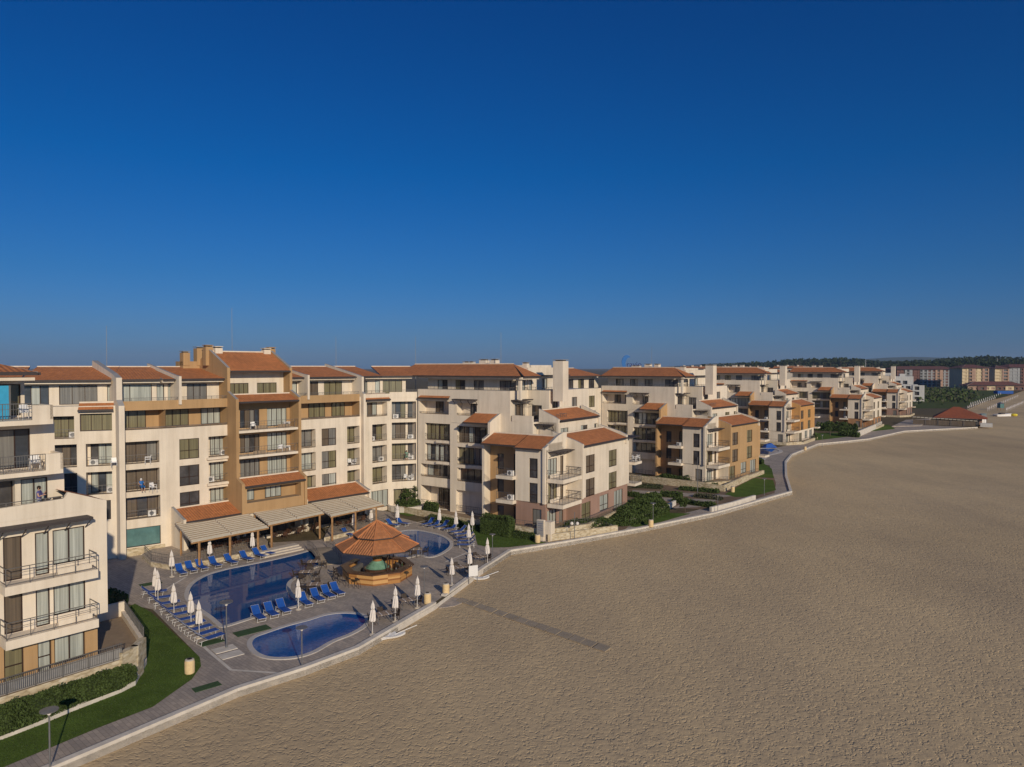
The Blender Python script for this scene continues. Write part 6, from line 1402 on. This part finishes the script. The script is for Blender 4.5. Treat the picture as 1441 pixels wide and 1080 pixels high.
# white modern block
r_ = Bld('white_building', (*G(1266, 565), 0), math.radians(-20), 'white cubic apartment block in front of the dune grass', 'building')
YW = G(1262, 568)[1]
for (x0, y0, x1, y1, z) in [(-12, 12, 9, 24, 14.5), (-8, 4, 10, 12, 9.8), (-2, 0, 11, 4, 6.6), (6, -4, 12, -0.1, 9.5), (-6, 14, -2, 18, 16.5), (2, 14, 5, 18, 16)]:
    L = x1-x0; ops = [(1+i*3.6, 3.4+i*3.6, 0.8+f*3, 2.9+f*3, 'l', dict(d=1.0, rail=False, ac=False, win=[(0, 1, 2, 'p_dark')])) for i in range(max(0, int((L-1)/3.6))) for f in range(int((z-0.5)/3))]
    r_.block([(x0, y0), (x1, y0), (x1, y1), (x0, y1)], 0, z, 'white', {0: ops, 1: [(0.8, 2.6, 0.8+f*3, 2.9+f*3, 'w', dict(n=2, pn='p_dark')) for f in range(int((z-0.5)/3))]}, top='white')
r_.finish()
# roofs of more distant resort blocks glimpsed between the buildings
for i, (px, yb, h, w, l) in enumerate([(1000, 545, 20.5, 30, 'distant resort block with red roof, left of the woods'), (1040, 541, 20.3, 26, 'distant resort block with pale chimneys, before the woods'), (1088, 548, 20.8, 26, 'distant resort block with red roof behind the orange fronted building'), (955, 550, 20.4, 22, 'distant white roofed block left of the woods')]):
    Y = H*FPX/(yb-HOR); X = (px-720.5)/FPX*Y; b = Bld('distant_block', (X, Y, 0), -0.6, l, 'building')
    b.block([(0, 0), (w, 0), (w, 14), (0, 14)], 0, h-2, 'cream', {0: [(1+k*4, 3+k*4, h-5, h-3.2, 'w', dict(n=2)) for k in range(int(w/4))]})
    b.roof((-0.5, -0.5), (w+0.5, -0.5), h-1.7, 7.5, 2.0, 0.3); 
    for k in range(3): m = MB(); m.box(2+k*w/3, 3.4+k*w/3, 5, 6.2, h-2, h+1.2, 'cream'); m.build('chimney', b.root)
    b.finish()
# dune shrubs
m = MB()
for _ in range(9000):
    u = RNG.random(); base = G(1290+u*75+RNG.gauss(0, 6), 556+RNG.gauss(0, 3.2)+(4 if RNG.random() < 0.3 else 0)); leafquad(m, Vector((*base, abs(RNG.gauss(0, 1.4)))), 0.9, 'leaf2' if RNG.random() < 0.4 else 'leaf')
tag(m.build('dune_shrubs'), 'low shrubs and ground cover on the dunes before the far hotel', 'shrubs', kind='stuff')
# woods: continuous far canopy
def woods(pxs, yb0, yb1, hgt, n, leaf_n, label, zfun=lambda x: 0, mat='leafd', sz=2.0):
    m = MB()
    for i in range(n):
        px = RNG.uniform(*pxs); yb = RNG.uniform(yb0, yb1); Y = H*FPX/(yb-HOR); X = (px-720.5)/FPX*Y; hh = hgt*RNG.uniform(0.65, 1.15); z = zfun(px)*Y/1000; R = hh*0.42
        m.tube((X, Y, z-8), (X, Y, z+hh*0.7), 0.5, 'trunk', 4)
        for k in range(leaf_n):
            v = Vector((RNG.gauss(0, 1), RNG.gauss(0, 1), RNG.gauss(0, 1))).normalized(); rr = R*RNG.uniform(0.55, 1.05)*(1+0.25*math.sin(5*v.x+i))
            leafquad(m, Vector((X+v.x*rr, Y+v.y*rr, z+hh*0.55+v.z*hh*0.45)), sz, mat)
    tag(m.build('woodland'), label, 'woods', kind='stuff')
def ridge(px):
    P = [(560, 0), (900, 3), (1000, 6), (1080, 11), (1130, 14), (1190, 15.5), (1250, 10), (1310, 13), (1380, 18), (1441, 16), (1600, 16)]
    for (a, za), (b, zb_) in zip(P, P[1:]):
        if a <= px <= b: return za+(zb_-za)*(px-a)/(b-a)
    return 0
woods((1255, 1460), 534, 538.5, 18, 420, 60, 'dark pine wood behind the far hotel', lambda p: 0.8*(ridge(p)-4), sz=1.9)
woods((985, 1460), 527, 532, 18, 700, 44, 'dark pine wood along the horizon behind the resort', lambda p: ridge(p)-2, sz=2.8)
# rising ground that carries the woods and the far hill
m = MB()
def hill(profile, Y, depth, mat, name):
    m = MB(); pr = [((px-720.5)/FPX*Y, z) for px, z in profile]
    for (x0, z0), (x1, z1) in zip(pr, pr[1:]):
        m.face([(x0, Y-depth, -1), (x1, Y-depth, -1), (x1, Y, z1), (x0, Y, z0)], mat); m.face([(x0, Y, z0), (x1, Y, z1), (x1*1.15, Y+depth, -1), (x0*1.15, Y+depth, -1)], mat)
    tag(m.build(name, smooth=True), kind='structure')
hill([(960, 0), (1040, 22), (1080, 33), (1130, 38), (1190, 40), (1240, 36), (1300, 36), (1380, 40), (1441, 38), (1700, 34)], 1900, 500, 'forest', 'wooded_rise')
hill([(900, 10), (960, 34), (1000, 54), (1040, 62), (1100, 66), (1160, 72), (1210, 90), (1250, 108), (1285, 114), (1330, 106), (1370, 88), (1440, 60), (1900, 40)], 6500, 1500, 'forest', 'far_hill')
# a few masts on the ridge
for px, y0, hgt, l in [(1218, 538, 30, 'red and white radio mast above the woods'), (1403, 536, 27, 'thin pale mast above the woods near the right edge')]:
    Y = H*FPX/(y0-HOR); r = empty('radio_mast', ((px-720.5)/FPX*Y, Y, 0), 0, l, 'mast'); m = MB(); m.tube((0, 0, 0), (0, 0, hgt+ (y0<537)*6), 0.6, 'metal', 4, 0.3); m.build('lattice', r)
# beach rows: bundled white parasols and blue shade
pp = empty('beach_parasol', (0, 0, 0), 0, 'x', 'parasol'); m = MB(); m.tube((0, 0, 0), (0, 0, 2.0), 0.05, 'plastic', 5); m.build('pole', pp); m = MB(); m.lathe([(0.2, 0.9), (0.24, 1.1), (0.15, 1.7), (0.04, 2.1)], 'canvas', 7); m.build('canopy', pp)
def ordx(i): return (ordn+['twelfth', 'thirteenth', 'fourteenth', 'fifteenth', 'sixteenth', 'seventeenth', 'eighteenth'])[i]
bfl2 = [True]; row = 0
for (x0, y0, x1, y1, k_) in [(1362, 577, 1400, 563, 16), (1390, 579, 1432, 560, 18), (1416, 580, 1441, 569, 14), (1366, 572, 1408, 557, 15)]:
    for i in range(k_):
        t = i/(k_-1); put(pp, bfl2, (*G(x0+(x1-x0)*t, y0+(y1-y0)*t, -0.4), -0.42), 0, f"bundled white parasol, {['first', 'second', 'third', 'fourth'][row]} far beach row, {ordx(i)} from the near end", 'bundled white parasols on the far beach')
    row += 1
r = empty('shade_tent', (*G(1412, 555, -0.4), -0.42), 0.1, 'long blue covered stack on the far beach', 'tent'); m = MB(); m.box(-6.4, 6.4, -2, 2, 0, 2.3, 'blue'); m.box(-6.5, 6.5, -2.1, 2.1, 2.3, 2.5, 'signblue'); m.build('cover', r)
r = empty('pedal_boat', (*G(1411, 586, -0.4), -0.4), 0.2, 'white boat lying on the far beach behind the restaurant', 'boat'); m = MB(); m.hexa([(-3.5, -0.9, 0), (3.2, -0.9, 0), (3.2, 0.9, 0), (-3.5, 0.9, 0), (-4, -1.3, 0.8), (4, -0.5, 1.1), (4, 0.5, 1.1), (-4, 1.3, 0.8)], 'plastic'); m.build('hull', r); m = MB(); m.box(-1.5, 0.5, -0.7, 0.7, 0.9, 1.4, 'trim'); m.build('seat', r)
r = empty('inflatable', (*G(1427, 586, -0.4), -0.4), 0.2, 'yellow inflatable on the far beach', 'inflatable'); m = MB(); m.lathe([(0.8, 0), (1.3, 0.4), (1.2, 0.9), (0.6, 1.1)], 'yellow', 10); m.build('tube', r)
r = empty('lifeguard_hut', (*G(1408, 578, -0.4), -0.4), 0.1, 'small teal lifeguard hut between the beach parasol rows', 'hut'); m = MB(); m.box(-1, 1, -1, 1, 1.2, 3.2, 'teal'); m.build('cabin', r)
for sx in (-0.9, 0.9):
    for sy in (-0.9, 0.9): m = MB(); m.tube((sx, sy, 0), (sx, sy, 1.2), 0.08, 'wood', 5); m.build('leg', r)
m = MB(); m.lathe([(1.7, 3.2), (0.1, 4.0)], 'metal', 4, ph=0.785); m.build('roof', r)

# ================================================================= roof antennas and roof sign
for px, y1, Yd, l in [(150.5, 459, 84, 'thin roof antenna at the far left'), (327, 434, 95, 'tall thin antenna behind the taller ochre bay'), (473, 474, 108, 'thin antenna above the roof right of the ochre bay'), (585, 474, 112, 'faint thin antenna above the inner corner'), (705, 468, 100, 'thin antenna above the corner building roof'), (917, 488, 150, 'thin antenna behind the roof sign')]:
    z1 = H-(y1-HOR)*Yd/FPX; r = empty('roof_antenna', ((px-720.5)/FPX*Yd, Yd, 16.5), 0, l, 'antenna'); m = MB(); m.tube((0, 0, 0), (0, 0, (z1-16.5)*0.5), 0.045, 'cap', 5, 0.03); m.tube((0, 0, (z1-16.5)*0.5), (0, 0, z1-16.5), 0.028, 'cap', 5, 0.018); m.build('mast', r)
Ys = 165.0; zz = lambda y: H-(y-HOR)*Ys/FPX; xx = lambda p: (p-720.5)/FPX*Ys
r = empty('roof_sign', (xx(877), Ys, 17.5), 0, 'blue rooftop sign of a wave crescent and dark letters', 'sign')
m = MB(); n = 14; cx, cz, Rr = xx(883.5)-xx(877), zz(510.5)-17.5, 1.25
for i in range(n):
    t0, t1 = math.radians(60+i*200/n), math.radians(60+(i+1)*200/n); w0, w1 = 0.95*math.sin(math.pi*(i+0.3)/(n+0.6)), 0.95*math.sin(math.pi*(i+1.3)/(n+0.6))
    p = lambda t, k: (cx+Rr*0.85*(1+k)*math.cos(t), cz+Rr*1.15*(1+k)*math.sin(t))
    a, b_, c3, d_ = p(t0, w0*0.4), p(t1, w1*0.4), p(t1, -w1*0.55), p(t0, -w0*0.55)
    m.hexa([(a[0], -0.1, a[1]), (a[0], 0.1, a[1]), (b_[0], 0.1, b_[1]), (b_[0], -0.1, b_[1]), (d_[0], -0.1, d_[1]), (d_[0], 0.1, d_[1]), (c3[0], 0.1, c3[1]), (c3[0], -0.1, c3[1])], 'signblue')
m.build('wave_emblem', r)
cu = bpy.data.curves.new('letters', 'FONT'); cu.body = 'ravio'; cu.size = 1.75; cu.extrude = 0.08
to = bpy.data.objects.new('letters', cu); COL.objects.link(to)
dg = bpy.context.evaluated_depsgraph_get(); me = bpy.data.meshes.new_from_object(to.evaluated_get(dg)); bpy.data.objects.remove(to)
me.materials.clear(); me.materials.append(M['signnavy']); o = bpy.data.objects.new('letters', me); COL.objects.link(o); o.parent = r; o.location = (xx(881.5)-xx(877), 0, zz(516.5)-17.5); o.rotation_euler = (math.pi/2, 0, 0)
m = MB()
for x in (0.5, 2.2, 3.9): m.tube((x, 0.3, -1.5), (x, 0.2, zz(517)-17.5+0.2), 0.05, 'metal', 5)
m.build('support_frame', r)
# ================================================================= haze
hm = bpy.data.materials.new('haze'); hm.use_nodes = True; hn = hm.node_tree; hn.nodes.clear()
pv_ = hn.nodes.new('ShaderNodeVolumePrincipled'); pv_.inputs['Density'].default_value = 0.00008; pv_.inputs['Color'].default_value = (0.5, 0.68, 0.95, 1); pv_.inputs['Anisotropy'].default_value = 0.0
ho = hn.nodes.new('ShaderNodeOutputMaterial'); hn.links.new(pv_.outputs[0], ho.inputs['Volume']); M['haze'] = hm
m = MB(); m.box(-9600, 9600, -400, 9600, -2, 190, 'haze'); tag(m.build('haze'), 'thin sea haze in the air', 'haze', kind='stuff')
